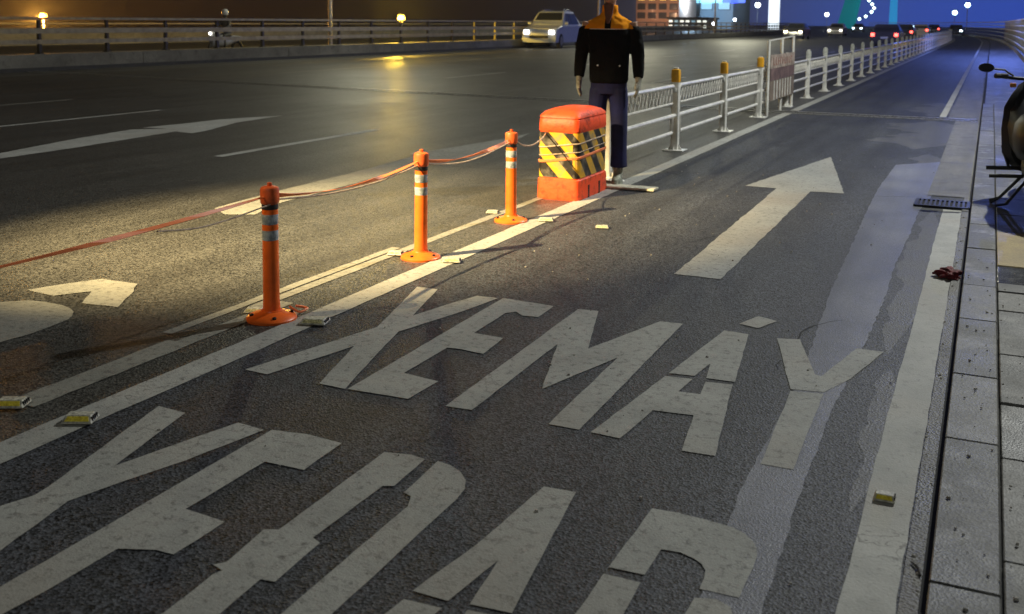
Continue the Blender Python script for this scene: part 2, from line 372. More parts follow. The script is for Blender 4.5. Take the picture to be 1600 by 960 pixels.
letter(C4([(795, 275), (902, 292), (842, 503), (716, 486), (733, 422), (665, 476), (550, 464)]), 'upper piece of the letter A of the farther word')
letter(C4([(535, 477), (655, 490), (592, 545), (690, 557), (712, 502), (832, 515), (755, 830), (608, 807), (660, 650), (480, 628), (335, 752), (205, 725)]), 'lower piece of the letter A of the farther word')
letter(C4([(1028, 310), (1130, 315), (1195, 470), (1222, 478), (1380, 355), (1500, 370), (1350, 490), (1235, 548), (1088, 535)]), 'upper arms of the letter Y')
letter(C4([(1087, 543), (1232, 556), (1100, 890), (955, 865)]), 'stem of the letter Y')
C2 = lambda p: c(p, 0, 620, 2.824)
C5 = lambda p: c(p, 400, 680, 3.2)
C6 = lambda p: c(p, 860, 700, 3.2)
letter(C2([(700, 45), (818, 75), (505, 310), (800, 205), (1050, 118), (1165, 150), (820, 285), (560, 372), (300, 465), (0, 685), (-420, 993), (-640, 940), (-330, 720), (-90, 560), (-330, 660), (-640, 790), (-760, 750), (0, 487), (150, 440), (215, 400), (350, 300)]), 'letter X of the nearer word')
letter([(425, 673), (480, 680), (534, 694), (475, 736), (414, 723), (290, 797), (351, 817), (312, 843), (271, 868), (244, 861), (184, 859), (74, 924), (7, 960), (-120, 1040), (20, 1085), (-90, 1160), (-420, 1100), (-150, 990), (0, 919)], 'letter E of the nearer word')
letter([(600, 708), (642, 712), (664, 719), (616, 761), (598, 761), (489, 842), (500, 850), (430, 911), (407, 907), (345, 960), (240, 1050), (100, 1030), (255, 960), (333, 899), (347, 893), (333, 884), (354, 880), (412, 829), (436, 829)], 'stem and bar of the letter D of the nearer word')
letter([(684, 722), (703, 728), (719, 738), (727.5, 752), (726, 766), (712, 783), (620, 868), (520, 960), (420, 1060), (300, 1075), (370, 1020), (441, 960), (619, 808), (637, 793), (642, 777), (631, 771)], 'bowl of the letter D of the nearer word')
letter([(850, 762), (900, 770.5), (800, 960), (734, 946), (778, 878), (700, 941), (645, 925), (744, 853)], 'upper piece of the letter A of the nearer word')
letter([(631, 938), (690, 952), (640, 1000), (700, 1012), (730, 955), (794, 968), (750, 1100), (640, 1085), (670, 1050), (600, 1040), (520, 1120), (430, 1090)], 'lower piece of the letter A of the nearer word')
letter([(1019, 796), (1060, 803), (1104, 814), (1147, 826.5), (1164, 836), (1176, 847), (1182, 857), (1183, 870), (1177, 888), (1155, 936), (1093, 922), (1100, 905), (1102, 893), (1096, 883), (1085, 875), (1063, 865), (1033, 860), (1007, 900), (951, 888)], 'upper piece of the letter P of the nearer word')
letter([(943, 898), (1000.5, 912), (975, 960), (930, 1050), (840, 1030), (900, 960)], 'stem of the letter P of the nearer word')
letter([(1085, 936), (1119, 938), (1141, 950), (1148, 975), (1110, 1000), (1050, 990), (1070, 962)], 'lower piece of the letter P of the nearer word')

# expansion joint across the bridge
def jy(X): return 17.72-0.105*(X+3.0) if X < -3 else 17.72
jn = thing('expansion_joint', 'steel expansion joint crossing the whole road', 'expansion joint')
def jstrip(a, b, z0, z1, m, name):
    rings = [[(X, jy(X)+a, z0), (X, jy(X)+b, z0), (X, jy(X)+b, z1), (X, jy(X)+a, z1)] for X in (-23.2, -15, -9, -3, -0.14)]
    return MB().loft(rings).build(name, m, jn)
jstrip(-0.15, -0.05, 0.0, 0.010, STEEL, 'steel_edge'); jstrip(0.13, 0.23, 0.0, 0.012, STEEL, 'steel_edge'); jstrip(-0.05, 0.13, 0.0, 0.004, DGAP, 'joint_gap')

# gutter strip, kerb seam and pavement
gut = strip(MB(), -0.142, -0.095, -2, 9.2, 0.009); strip(gut, -0.44, -0.11, 9.75, 17.55, 0.006); strip(gut, -0.56, -0.11, 18.0, 300, 0.006); strip(gut, -0.142, -0.11, 9.2, 9.75, 0.006)
tag(gut.build('gutter', CONC), kind='structure')
pav = thing('pavement', 'grey slab pavement', 'pavement'); del pav['category']; tag(pav, kind='structure')
PAVC = [surface_mat('pavement_slab_%s' % n, a, b, 0.3, r, 0.12, 3.0, 120, 0.5, 0.005, (0.30, 0.295, 0.28), 0.75) for n, a, b, r in (
    ('grey', (0.040, 0.041, 0.039), (0.120, 0.120, 0.112), 0.6), ('dark', (0.026, 0.027, 0.026), (0.078, 0.077, 0.072), 0.5), ('pale', (0.07, 0.07, 0.067), (0.19, 0.187, 0.176), 0.6), ('damp', (0.05, 0.053, 0.056), (0.11, 0.115, 0.12), 0.18))]
OCHRE = surface_mat('ochre_slab', (0.22, 0.16, 0.06), (0.36, 0.27, 0.10), 0.15, 0.55, 0.08, 4, 100, 0.4, 0.005, (0.2, 0.12, 0.06), 0.5)
PZ = 0.055
bed = wall(MB(), -0.045, 2.3, -4, 300, -0.05, 0.036).build('slab_bed', mat('joint_mortar', (.05, .05, .045), .9, var=.3, scale=15), pav)
strip(MB(), -0.096, -0.045, -4, 300, 0.0).build('seam_gap', DGAP, pav)
box_mesh = MB().box((0, 0, -0.02), (1, 1, 0.04)); bmesh_base = None
def slab(x0, x1, y0, y1, m, lab=None, dz=0.0):
    gp = 0.006
    o = MB().box(((x0+x1)/2, (y0+y1)/2, PZ-0.02+dz), (x1-x0-gp*1.3, y1-y0-gp*1.6, 0.04)).build('slab', m, pav, bevel=0.004, bseg=1)
    if lab: o['label'] = lab
    return o
y = 0.4
while y < 21:
    L = random.choice((0.75, 0.9, 1.05)); L2 = min(L, 21.05-y)
    slab(-0.078, 0.10, y, y+L2, random.choice((PAVC[0], PAVC[0], PAVC[2])), dz=random.uniform(-0.003, 0.003)); y += L2
rows = [(0.4, 1, 1), (1.5, 1, 0), (2.4, 0, 1), (3.0, 2, 1), (3.75, 1, 0), (4.3, 0, 1), (4.95, 0, 2), (5.3, 1, 1), (5.75, 2, 2), (6.15, 1, 1), (6.35, 3, 3), (6.82, 4, 4), (7.95, 0, 1), (8.7, 0, 0), (9.5, 2, 0), (10.2, 0, 2), (11.0, 0, 0), (11.9, 1, 0), (12.8, 0, 0), (13.8, 2, 2), (14.7, 0, 0), (15.8, 0, 1), (17, 0, 0), (18.2, 2, 2), (19.5, 0, 0), (21.05, 0, 0)]
for i in range(len(rows)-1):
    a, b = rows[i][0], rows[i+1][0]
    for j, (x0, x1) in enumerate(((0.10, 0.68), (0.68, 1.3))):
        k = rows[i][1+j]
        slab(x0, x1, a, b, OCHRE if k == 4 else PAVC[k], 'ochre stained slab' if k == 4 and j == 0 else None, dz=random.uniform(-0.004, 0.004))
strip(MB(), -0.045, 1.3, 21.05, 300, PZ).build('far_paving', PAVC[0], pav)
strip(MB(), 1.3, 2.3, -4, 300, 0.04).build('back_strip', PAVC[1], pav)
# crumbs of cement and grit
gr = MB()
for i in range(420):
    r = random.random()
    if r < 0.45: X, Y, z = random.uniform(-0.05, 0.5), random.uniform(2.4, 7), PZ+0.004
    elif r < 0.6: X, Y, z = random.uniform(-0.14, -0.1), random.uniform(2.4, 9), 0.008
    else: X, Y, z = random.uniform(-2.9, -0.3), random.uniform(2.6, 12), 0.004
    s = random.choice((0.003, 0.004, 0.006, 0.009))
    gr.box((X, Y, z+s*0.3), (s*1.4, s, s*0.7), random.uniform(0, 3), 0.6)
tag(gr.build('grit', mat('pale_grit', (0.4, 0.38, 0.34), 0.8, var=0.3, scale=90)), 'loose pale grit on road and pavement', kind='stuff')

# hairline cracks in the asphalt
for i_, (X, Y, ln, an) in enumerate(((-1.9, 6.6, 1.6, 1.2), (-0.75, 4.4, 1.1, 1.5), (-2.5, 9.6, 1.3, 1.9), (-5.6, 9.2, 2.4, 0.4), (-1.2, 9.5, 1.2, 0.3), (-6.5, 12.5, 3.0, 1.4))):
    L_, R_2 = [], []; x_, y_ = X, Y; a_ = an
    for k in range(int(ln/0.07)):
        a_ += random.uniform(-.45, .45); a_ = a_*.85+an*.15; x_ += .07*math.cos(a_); y_ += .07*math.sin(a_); w_ = .0035*(1-abs(2*k/(ln/.07)-1))+.001
        L_.append((x_-w_*math.sin(a_), y_+w_*math.cos(a_), .002)); R_2.append((x_+w_*math.sin(a_), y_-w_*math.cos(a_), .002))
    cm = MB(); n_ = len(L_); cm.add(L_+R_2, [(k, k+1, n_+k+1, n_+k) for k in range(n_-1)]); on_road(cm, 'crack', DGAP)
# drain grate
gt = thing('drain_grate', 'black iron drain grate at the end of the white edge line', 'drain grate', (-0.30, 9.27, 0.0))
fr = MB(); 
for a, b, w, h in ((0, -0.16, 0.42, 0.03), (0, 0.16, 0.42, 0.03), (-0.2, 0, 0.03, 0.30), (0.2, 0, 0.03, 0.30)): fr.box((a, b, 0.012), (w, h, 0.016))
fr.build('frame', IRON, gt); MB().box((0, 0, 0.005), (0.38, 0.3, 0.006)).build('pit', DGAP, gt)
bar0 = MB().box((0, 0, 0.014), (0.017, 0.285, 0.012)).build('bar', IRON, gt); bar0.location = (-0.162, 0, 0)
for k in range(1, 10):
    b = bar0.copy(); COL.objects.link(b); b.location = (-0.162+0.036*k, 0, 0)

# ------------------------------------------------------------------ orange flexible posts
def make_post():
    t = thing('flexible_post', 'x', 'traffic post', group='orange flexible posts with tape')
    MB().lathe([(0.125, 0), (0.125, 0.012), (0.115, 0.022), (0.075, 0.034), (0.052, 0.045), (0.05, 0.05)], 28).build('base', ORANGE, t, smooth=True)
    b = MB()
    for k in range(4):
        a = math.pi/4+k*math.pi/2; b.lathe([(0.011, 0), (0.011, 0.012), (0.006, 0.016)], 6, (0.098*math.cos(a), 0.098*math.sin(a), 0.02))
    b.build('bolts', IRON, t)['kind'] = 'stuff'
    MB().lathe([(0.044, 0.045), (0.041, 0.10), (0.039, 0.64), (0.034, 0.665), (0.0, 0.668)], 24).build('tube', ORANGE, t, smooth=True)
    for z in (0.405, 0.485): MB().lathe([(0.0402, z), (0.0412, z+.004), (0.0412, z+0.046), (0.0402, z+.05)], 24).build('reflective_band', REFL, t, smooth=True)
    MB().lathe([(0.0405, 0.585), (0.0455, 0.592), (0.047, 0.60), (0.047, 0.655), (0.043, 0.667), (0.030, 0.673), (0.012, 0.674), (0.012, 0.69), (0.0, 0.694)], 24).build('cap', ORANGE2, t, smooth=True)
    MB().lathe([(0.0401, 0.56), (0.0406, 0.563), (0.0406, 0.582), (0.0401, 0.585)], 20).build('strap', BLACKR, t, smooth=True)
    return t
p0 = make_post()
PX = -3.2
plabs = ['nearest orange post in view, at the left, beside the first yellow stud', 'middle of the three orange taped posts', 'farthest orange post, just left of the red barrier', 'orange post outside the left edge of the view']
for i, (Y, lx, ly) in enumerate(((4.12, 0.010, 0.004), (5.62, 0, 0.006), (6.98, -0.004, 0), (1.0, 0, 0))):
    o = p0 if i == 0 else copy_tree(p0)
    o.location = (PX, Y, 0.0); o.rotation_euler = (lx, ly, i*0.7); o['label'] = plabs[i]

# warning tape strung between the posts
TAPE = mat('red_orange_tape', (1.0, 0.26, 0.09), 0.5, var=0.08, scale=12)
TAPED = mat('pale_cord', (0.55, 0.42, 0.32), 0.7, var=0.2, scale=20)
def tape(name, a, b, sag, w, m, twist, label, cat='tape', group=None, n=28, th=0.0015):
    a, b = Vector(a), Vector(b); rings = []
    for i in range(n+1):
        s = i/n; p = a.lerp(b, s); p.z -= sag*4*s*(1-s)
        tw = twist*math.sin(s*math.pi*1.7)+0.3*math.sin(s*23)
        ww = w*(0.65+0.35*math.sin(s*9+1)); d = Vector((math.sin(tw)*ww, 0, math.cos(tw)*ww)); q = Vector((math.cos(tw)*th, 0, -math.sin(tw)*th))
        rings.append([p+d+q, p-d+q, p-d-q, p+d-q])
    o = MB().loft(rings).build(name, m); return tag(o, label, cat, group)
TG = 'tapes between the orange posts'
tape('barrier_tape', (PX, 1.0, 0.64), (PX, 4.08, 0.625), 0.035, 0.011, TAPE, 1.0, 'red tape running from the nearest orange post out of view to the left', group=TG)
tape('barrier_tape', (PX, 4.16, 0.62), (PX, 5.58, 0.62), 0.05, 0.012, TAPE, 1.4, 'red tape between the nearest and the middle orange posts', group=TG)
tape('barrier_tape', (PX, 5.66, 0.61), (PX, 6.94, 0.62), 0.045, 0.013, TAPE, 0.8, 'red tape between the middle and the farthest orange posts', group=TG)
CG = 'cords beside the tape'
def cord(pts, r, label, m=TAPED):
    P = [Vector(p) for p in pts]; q = []
    for i in range(len(P)-1):
        p0_, p1, p2, p3 = P[max(i-1, 0)], P[i], P[i+1], P[min(i+2, len(P)-1)]
        for s in [k/6 for k in range(6)]:
            q.append(0.5*((2*p1)+(-p0_+p2)*s+(2*p0_-5*p1+4*p2-p3)*s*s+(-p0_+3*p1-3*p2+p3)*s**3))
    q.append(P[-1]); return tag(MB().tube(q, r, 6).build('cord', m, smooth=True), label, 'cord', CG)
cord([(PX, 3.35, 0.585), (PX, 3.6, 0.555), (PX, 3.85, 0.56), (PX+.03, 4.1, 0.59)], 0.004, 'short pale cord sagging left of the nearest orange post')
cord([(PX, 4.15, 0.60), (PX, 4.6, 0.56), (PX, 5.1, 0.555), (PX, 5.6, 0.595)], 0.005, 'pale cord under the tape from nearest to middle orange post')
cord([(PX, 5.65, 0.60), (PX, 6.1, 0.545), (PX, 6.5, 0.55), (PX, 6.95, 0.60)], 0.005, 'pale cord under the tape from middle to farthest orange post')
cord([(PX+.02, 7.0, 0.61), (PX, 7.2, 0.55), (PX-.05, 7.5, 0.52), (PX-.1, 7.8, 0.54), (PX-.17, 8.05, 0.56)], 0.006, 'pale looping cord between the farthest orange post and the red barrier')
cord([(PX+.05, 4.2, 0.05), (PX+.11, 4.2, 0.03), (PX+.12, 4.25, 0.035), (PX+.09, 4.28, 0.03), (PX+.06, 4.24, 0.045)], 0.006, 'red cord knotted at the foot of the nearest orange post', TAPE)

# ------------------------------------------------------------------ road studs
def make_stud(kind=''):
    t = thing('road_stud', 'x', 'road stud', group='road studs on the lane lines')
    w, l, h = 0.06, 0.055, 0.026
    MB().loft([[(-w, -l, 0), (w, -l, 0), (w, l, 0), (-w, l, 0)], [(-w*.95, -l*.95, .006), (w*.95, -l*.95, .006), (w*.95, l*.95, .006), (-w*.95, l*.95, .006)], [(-w*.8, -l*.45, h), (w*.8, -l*.45, h), (w*.8, l*.45, h), (-w*.8, l*.45, h)]]).build('body', mat('stud_body', (0.5, 0.49, 0.4), 0.5, var=0.3, scale=60), t, bevel=0.003)
    MB().loft([[(-w*.78, -l*.90, .009), (w*.78, -l*.90, .009), (w*.78, -l*.84, .009), (-w*.78, -l*.84, .009)], [(-w*.66, -l*.56, h*.88), (w*.66, -l*.56, h*.88), (w*.66, -l*.50, h*.88), (-w*.66, -l*.50, h*.88)]]).build('reflector', mat('yellow_reflector', (0.95, 0.72, 0.08), 0.25, var=0.2, scale=90) if not kind else mat('dulled_reflector', (0.50, 0.47, 0.24), 0.4, var=0.4, scale=120), t)
    gm = MB()
    for k in range(4): gm.box((w*.86, -l*.5+k*l*.33, h*.45), (0.012, l*.16, h*.7))
    gm.build('side_ribs', BLACKR, t)
    return t
s0 = make_stud()
studs = [((20, 636), 'yellow stud at the left edge, on the outer line'), ((126, 660), 'yellow stud on the solid line, at the lower left'), ((492, 506), 'yellow stud just right of the nearest orange post'), ((706, 410), 'yellow stud just right of the middle orange post'), ((853, 346), 'yellow stud just right of the farthest orange post'), ((618, 399), 'yellow stud behind and left of the middle orange post'), ((770, 334), 'yellow stud behind and left of the farthest orange post'), ((398, 489), 'yellow stud behind the nearest orange post'), ((1382, 783), 'lone yellow stud on the white edge line beside the pavement'), ((941, 357), 'small stud on the lane in front of the red barrier')]
for i, (p, lab) in enumerate(studs):
    if i == 2: s1 = make_stud('dull')
    o = s0 if i == 0 else s1 if i == 2 else copy_tree(s0 if i in (1, 8) else s1); X, Y = G(*p); o.location = (X, Y, 0.009); o['label'] = lab; o.rotation_euler[2] = random.uniform(-.1, .1)+0.3
    if i == 8: o.scale = (0.55, 0.55, 0.7); o.rotation_euler[2] = 0
    if i == 9: o.scale = (.8, .8, .5)
    if i in (0, 1): o.scale = (.95, .8, 1.0); o.rotation_euler[2] = .45
    if i in (3, 4): o.scale = (.95, .85, .7)
    if i in (5, 6, 7): o.scale = (.8, .75, .7)
    if i == 2: o.scale = (1.1, 1, .85)

# ------------------------------------------------------------------ red barrier drum with chevron sheeting
bz = math.atan2(8.65-7.91, -3.06+3.07)-math.pi/2
bar = thing('crash_barrier', 'red plastic barrier with yellow and black chevrons and a domed lid', 'barrier', (-3.245, 8.36, 0), 0.0)
HX, HY = 0.19, 0.36
def rrect(hx, hy, z, r=0.05, n=5):
    o = []
    for cx, cy, a0 in ((hx-r, -hy+r, -math.pi/2), (hx-r, hy-r, 0), (-hx+r, hy-r, math.pi/2), (-hx+r, -hy+r, math.pi)):
        for k in range(n): a = a0+math.pi/2*k/(n-1); o.append((cx+r*math.cos(a), cy+r*math.sin(a), z))
    return o
MB().loft([rrect(HX, HY, 0), rrect(HX+.005, HY+.005, 0.02), rrect(HX, HY, 0.17), rrect(HX-.010, HY-.010, 0.18), rrect(HX-.010, HY-.010, 0.57), rrect(HX-.003, HY-.003, 0.58), rrect(HX-.006, HY-.006, 0.675), rrect(HX-.016, HY-.02, 0.69)]).build('body', REDPL, bar, smooth=True)
MB().loft([rrect(HX-.016, HY-.02, 0.686), rrect(HX-.004, HY-.01, 0.690), rrect(HX-.008, HY-.016, 0.708), rrect(HX-.030, HY-.05, 0.738, 0.07), rrect(HX-.075, HY-.14, 0.760, 0.07), rrect(0.05, 0.1, 0.770, 0.05)]).build('lid', REDPL, bar, smooth=True)
for yy in (-0.12, 0.14): MB().box((HX-.004, yy, 0.055), (0.02, 0.03, 0.11)).build('foot_slot', DGAP, bar)
# chevron sheet: striped by its own perimeter coordinate
CH = bpy.data.materials.new('chevron_sheet'); CH.use_nodes = True
t = CH.node_tree; b = t.nodes['Principled BSDF']; L = t.links.new
uv = N(t, 'ShaderNodeUVMap'); sp = N(t, 'ShaderNodeSeparateXYZ'); L(uv.outputs[0], sp.inputs[0])
ns = N(t, 'ShaderNodeTexNoise'); ns.inputs['Scale'].default_value = 9; L(uv.outputs[0], ns.inputs['Vector']); ns.inputs['Detail'].default_value = 8
mu = N(t, 'ShaderNodeMath', operation='MULTIPLY_ADD'); mu.inputs[1].default_value = 0.95; L(sp.outputs[1], mu.inputs[0]); L(sp.outputs[0], mu.inputs[2])
dv = N(t, 'ShaderNodeMath', operation='DIVIDE'); dv.inputs[1].default_value = 0.265; L(mu.outputs[0], dv.inputs[0])
fr_ = N(t, 'ShaderNodeMath', operation='FRACT'); L(dv.outputs[0], fr_.inputs[0])
gt_ = N(t, 'ShaderNodeMath', operation='GREATER_THAN'); gt_.inputs[1].default_value = 0.48; L(fr_.outputs[0], gt_.inputs[0])
mx = N(t, 'ShaderNodeMix', data_type='RGBA'); mx.inputs[6].default_value = (0.72, 0.40, 0.02, 1); mx.inputs[7].default_value = (0.018, 0.014, 0.012, 1); L(gt_.outputs[0], mx.inputs[0])
ms = N(t, 'ShaderNodeMapRange'); ms.inputs['From Min'].default_value = .48; ms.inputs['From Max'].default_value = .66; ms.inputs['To Max'].default_value = .7; L(ns.outputs[0], ms.inputs[0])
m3 = N(t, 'ShaderNodeMix', data_type='RGBA'); L(ms.outputs[0], m3.inputs[0]); L(mx.outputs[2], m3.inputs[6]); m3.inputs[7].default_value = (0.25, 0.22, 0.17, 1)
L(m3.outputs[2], b.inputs['Base Color']); b.inputs['Roughness'].default_value = 0.4
def sheet(z0, z1, off, name):
    ring = rrect(HX-.010+off, HY-.010+off, 0); n = len(ring)
    per = [0]
    for k in range(n): a = Vector(ring[k]); bb = Vector(ring[(k+1) % n]); per.append(per[-1]+(bb-a).length)
    vs = []; 
    for k in range(n+1): p = ring[k % n]; vs += [(p[0], p[1], z0), (p[0], p[1], z1)]
    me = bpy.data.meshes.new(name); me.from_pydata(vs, [], [(2*k, 2*k+2, 2*k+3, 2*k+1) for k in range(n)])
    ul = me.uv_layers.new()
    for pgn in me.polygons:
        for li in pgn.loop_indices:
            vi = me.loops[li].vertex_index; ul.data[li].uv = (per[vi//2], vs[vi][2])
    me.materials.append(CH); o = bpy.data.objects.new(name, me); COL.objects.link(o); o.parent = bar
    md = o.modifiers.new('thickness', 'SOLIDIFY'); md.thickness = 0.003
    return o
sheet(0.188, 0.568, 0.004, 'chevron_sheet')
for z, m_, r_ in ((0.47, TAPED, 0.006), (0.355, TAPE, 0.008), (0.345, TAPE, 0.006), (0.40, TAPED, 0.004)):
    rg = rrect(HX-.004, HY-.004, z, 0.05, 4); rg = [(a, b_, z_+0.02*math.sin(a*9)+0.03*(b_)) for a, b_, z_ in rg]
    MB().tube(rg+[rg[0]], r_, 6).build('wrapped_cord', m_, bar, smooth=True)

# ------------------------------------------------------------------ white plank the figure stands by
pk = MB().box((0, 0, 0.0), (0.50, 0.16, 0.02)); o = pk.build('board', mat('pale_board', (0.62, 0.60, 0.48), 0.6, var=0.2, scale=14), bevel=0.003)
X, Y = G(985, 297); o.location = (X-.02, Y+.02, 0.02); o.rotation_euler = (0, 0, 0.02)
tag(o, 'pale flat board lying on the road at the feet of the figure', 'board')

# ------------------------------------------------------------------ the figure in orange and black jacket
pm = thing('person', 'person in a black jacket with orange shoulders and navy trousers behind the red barrier', 'person', (G(948, 288)[0], G(948, 288)[1], 0.0), 0.18)
SKIN = mat('skin', (0.42, 0.25, 0.17), 0.55, var=0.08); HAIR = mat('black_hair', (0.015, 0.012, 0.01), 0.6)
JACK = bpy.data.materials.new('jacket_cloth'); JACK.use_nodes = True
t = JACK.node_tree; b = t.nodes['Principled BSDF']; L = t.links.new
tcn = N(t, 'ShaderNodeTexCoord'); sp = N(t, 'ShaderNodeSeparateXYZ'); L(tcn.outputs['Object'], sp.inputs[0])
nz = N(t, 'ShaderNodeTexNoise'); nz.inputs['Scale'].default_value = 7; L(tcn.outputs['Object'], nz.inputs['Vector'])
ab = N(t, 'ShaderNodeMath', operation='ABSOLUTE'); L(sp.outputs[0], ab.inputs[0])
sl = N(t, 'ShaderNodeMath', operation='MULTIPLY_ADD'); sl.inputs[1].default_value = 0.35; L(sp.outputs[2], sl.inputs[0]); L(ab.outputs[0], sl.inputs[2])
lx = N(t, 'ShaderNodeMath', operation='LESS_THAN'); lx.inputs[1].default_value = 0.226+0.35*1.42; L(sl.outputs[0], lx.inputs[0])
hz = N(t, 'ShaderNodeMath', operation='GREATER_THAN'); hz.inputs[1].default_value = 1.43; L(sp.outputs[2], hz.inputs[0])
lz = N(t, 'ShaderNodeMath', operation='LESS_THAN'); lz.inputs[1].default_value = 1.80; L(sp.outputs[2], lz.inputs[0])
k1 = N(t, 'ShaderNodeMath', operation='MULTIPLY'); L(lx.outputs[0], k1.inputs[0]); L(hz.outputs[0], k1.inputs[1])
k2 = N(t, 'ShaderNodeMath', operation='MULTIPLY'); L(k1.outputs[0], k2.inputs[0]); L(lz.outputs[0], k2.inputs[1])
ax = N(t, 'ShaderNodeMath', operation='GREATER_THAN'); ax.inputs[1].default_value = 0.028; L(ab.outputs[0], ax.inputs[0])
k3 = N(t, 'ShaderNodeMath', operation='MULTIPLY'); L(k2.outputs[0], k3.inputs[0]); L(ax.outputs[0], k3.inputs[1])
mx = N(t, 'ShaderNodeMix', data_type='RGBA'); L(k3.outputs[0], mx.inputs[0]); mx.inputs[6].default_value = (0.0035, 0.004, 0.0045, 1); mx.inputs[7].default_value = (1.0, 0.36, 0.012, 1)
L(mx.outputs[2], b.inputs['Base Color']); b.inputs['Roughness'].default_value = 0.9; b.inputs['Specular IOR Level'].default_value = 0.12
bp = N(t, 'ShaderNodeBump'); bp.inputs['Strength'].default_value = 1.0; bp.inputs['Distance'].default_value = 0.06; L(nz.outputs[0], bp.inputs['Height']); L(bp.outputs[0], b.inputs['Normal'])
NAVY = mat('navy_trousers', (0.006, 0.009, 0.075), 0.85, var=0.2, scale=5, bump=0.8, bscale=9)
def remesh(o, vs=0.011, sm=4):
    md = o.modifiers.new('remesh', 'REMESH'); md.mode = 'VOXEL'; md.voxel_size = vs; md.use_smooth_shade = True
    s_ = o.modifiers.new('smooth', 'SMOOTH'); s_.factor = 0.5; s_.iterations = sm
    return o
# body: head, neck, trunk, arms, hands, legs in one surface
bd = MB()
bd.loft([ell((0, 0, .86), .14, .10), ell((0, 0, 1.0), .15, .10), ell((0, 0, 1.15), .14, .095), ell((0, 0, 1.35), .17, .11), ell((0, 0, 1.5), .17, .085), ell((0, 0, 1.56), .08, .06), ell((0, 0, 1.60), .055, .055), ell((0, -.005, 1.70), .052, .055)])
HZ = 1.775
bd.loft([ell((0, -.02, 1.655), .035, .05), ell((0, -.012, 1.675), .052, .075), ell((0, -.005, 1.715), .066, .088), ell((0, 0, HZ), .074, .095), ell((0, .005, 1.82), .075, .096), ell((0, .008, 1.86), .064, .083), ell((0, .008, 1.885), .038, .052)])
bd.tube([(0, -.092, 1.785), (0, -.108, 1.755), (0, -.110, 1.742)], [.008, .014, .012], 8)          # nose
for s in (-1, 1):
    bd.box((s*.076, .005, 1.765), (.014, .032, .055))                                             # ear
    bd.tube([(s*.20, 0, 1.49), (s*.262, .015, 1.20), (s*.272, -.02, 0.96)], [.05, .04, .027], 10)  # arm
    hx = s*.272
    bd.loft([ell((hx, -.022, .985), .022, .028, 10), ell((hx, -.028, .945), .018, .040, 10), ell((hx, -.032, .90), .016, .042, 10), ell((hx, -.034, .885), .014, .040, 10)])
    for k, (dy, ln) in enumerate(((-.030, .068), (-.010, .078), (.010, .072), (.029, .056))):
        y0_ = -.034+dy
        bd.tube([(hx, y0_, .895), (hx-s*.006, y0_-.004, .895-ln*.5), (hx-s*.022, y0_-.008, .895-ln)], [.0095, .009, .0075], 8)
    bd.tube([(hx-s*.004, -.055, .945), (hx-s*.012, -.078, .915), (hx-s*.016, -.085, .885)], [.012, .0105, .008], 8)
    bd.tube([(s*.09, 0, .92), (s*.105, -.01, .55), (s*.095, .01, .17), (s*.095, .01, .06)], [.075, .055, .036, .034], 10)
    bd.loft([ell((s*.095, -.03, .02), .036, .10, 12), ell((s*.095, -.02, .06), .034, .08, 12), ell((s*.095, .01, .10), .03, .04, 12)])
body = remesh(bd.build('body', SKIN, pm), 0.0075, 2)
GLV = mat('grey_work_glove', (0.38, 0.38, 0.33), 0.8, var=0.35, scale=25, bump=0.4)
for s in (-1, 1):
    gl = MB(); hx = s*.272
    gl.loft([ell((hx, -.020, 1.01), .033, .036, 10), ell((hx, -.026, .95), .026, .046, 10), ell((hx, -.032, .90), .023, .050, 10), ell((hx, -.034, .88), .019, .046, 10)])
    for k, (dy, ln) in enumerate(((-.033, .074), (-.011, .085), (.012, .079), (.033, .062))):
        y0_ = -.034+dy
        gl.tube([(hx, y0_, .90), (hx-s*.006, y0_-.004, .895-ln*.5), (hx-s*.024, y0_-.008, .895-ln)], [.0135, .0128, .0108], 8)
    gl.tube([(hx-s*.004, -.058, .945), (hx-s*.012, -.086, .915), (hx-s*.016, -.094, .885)], [.016, .0145, .0115], 8)
    remesh(gl.build('glove', GLV, pm), 0.005, 1)
# eyes and mouth
for s in (-1, 1): MB().lathe([(0.0, -.004), (.008, -.002), (.008, .002), (0, .004)], 10, (0, 0, 0)).build('eye', mat('eye_dark', (0.03, 0.02, 0.015), 0.2), pm).matrix_local = Matrix.Translation((s*.032, -.086, 1.785)) @ Matrix.Rotation(math.pi/2, 4, 'X')
MB().tube([(-.024, -.080, 1.712), (0, -.088, 1.711), (.024, -.080, 1.712)], [.003, .005, .003], 6).build('mouth', mat('lips', (0.3, 0.10, 0.08), 0.5), pm)
MB().loft([ell((0, .022, 1.76), .078, .088), ell((0, .018, 1.82), .083, .098), ell((0, .012, 1.865), .074, .09), ell((0, .01, 1.898), .044, .055)]).build('hair', HAIR, pm, smooth=True)
jk = MB()
jk.loft([ell((0, 0, .935), .168, .125, 20, 2.3), ell((0, 0, .97), .180, .135, 20, 2.3), ell((0, 0, 1.1), .182, .135, 20, 2.3), ell((0, -.004, 1.25), .182, .135, 20, 2.4), ell((0, -.006, 1.38), .205, .135, 20, 2.4), ell((0, 0, 1.47), .205, .115, 20, 2.3), ell((0, .006, 1.52), .16, .095, 20), ell((0, .006, 1.555), .095, .078, 20), ell((0, .0, 1.58), .075, .07, 20), ell((0, -.002, 1.645), .072, .072, 20)])
for s in (-1, 1):
    jk.tube([(s*.150, .0, 1.470), (s*.222, .005, 1.405), (s*.250, .012, 1.27), (s*.262, .015, 1.18), (s*.270, -.004, 1.06), (s*.273, -.018, .985)], [.052, .070, .066, .060, .054, .045], 14)
jkt = remesh(jk.build('jacket', JACK, pm), 0.010, 3)
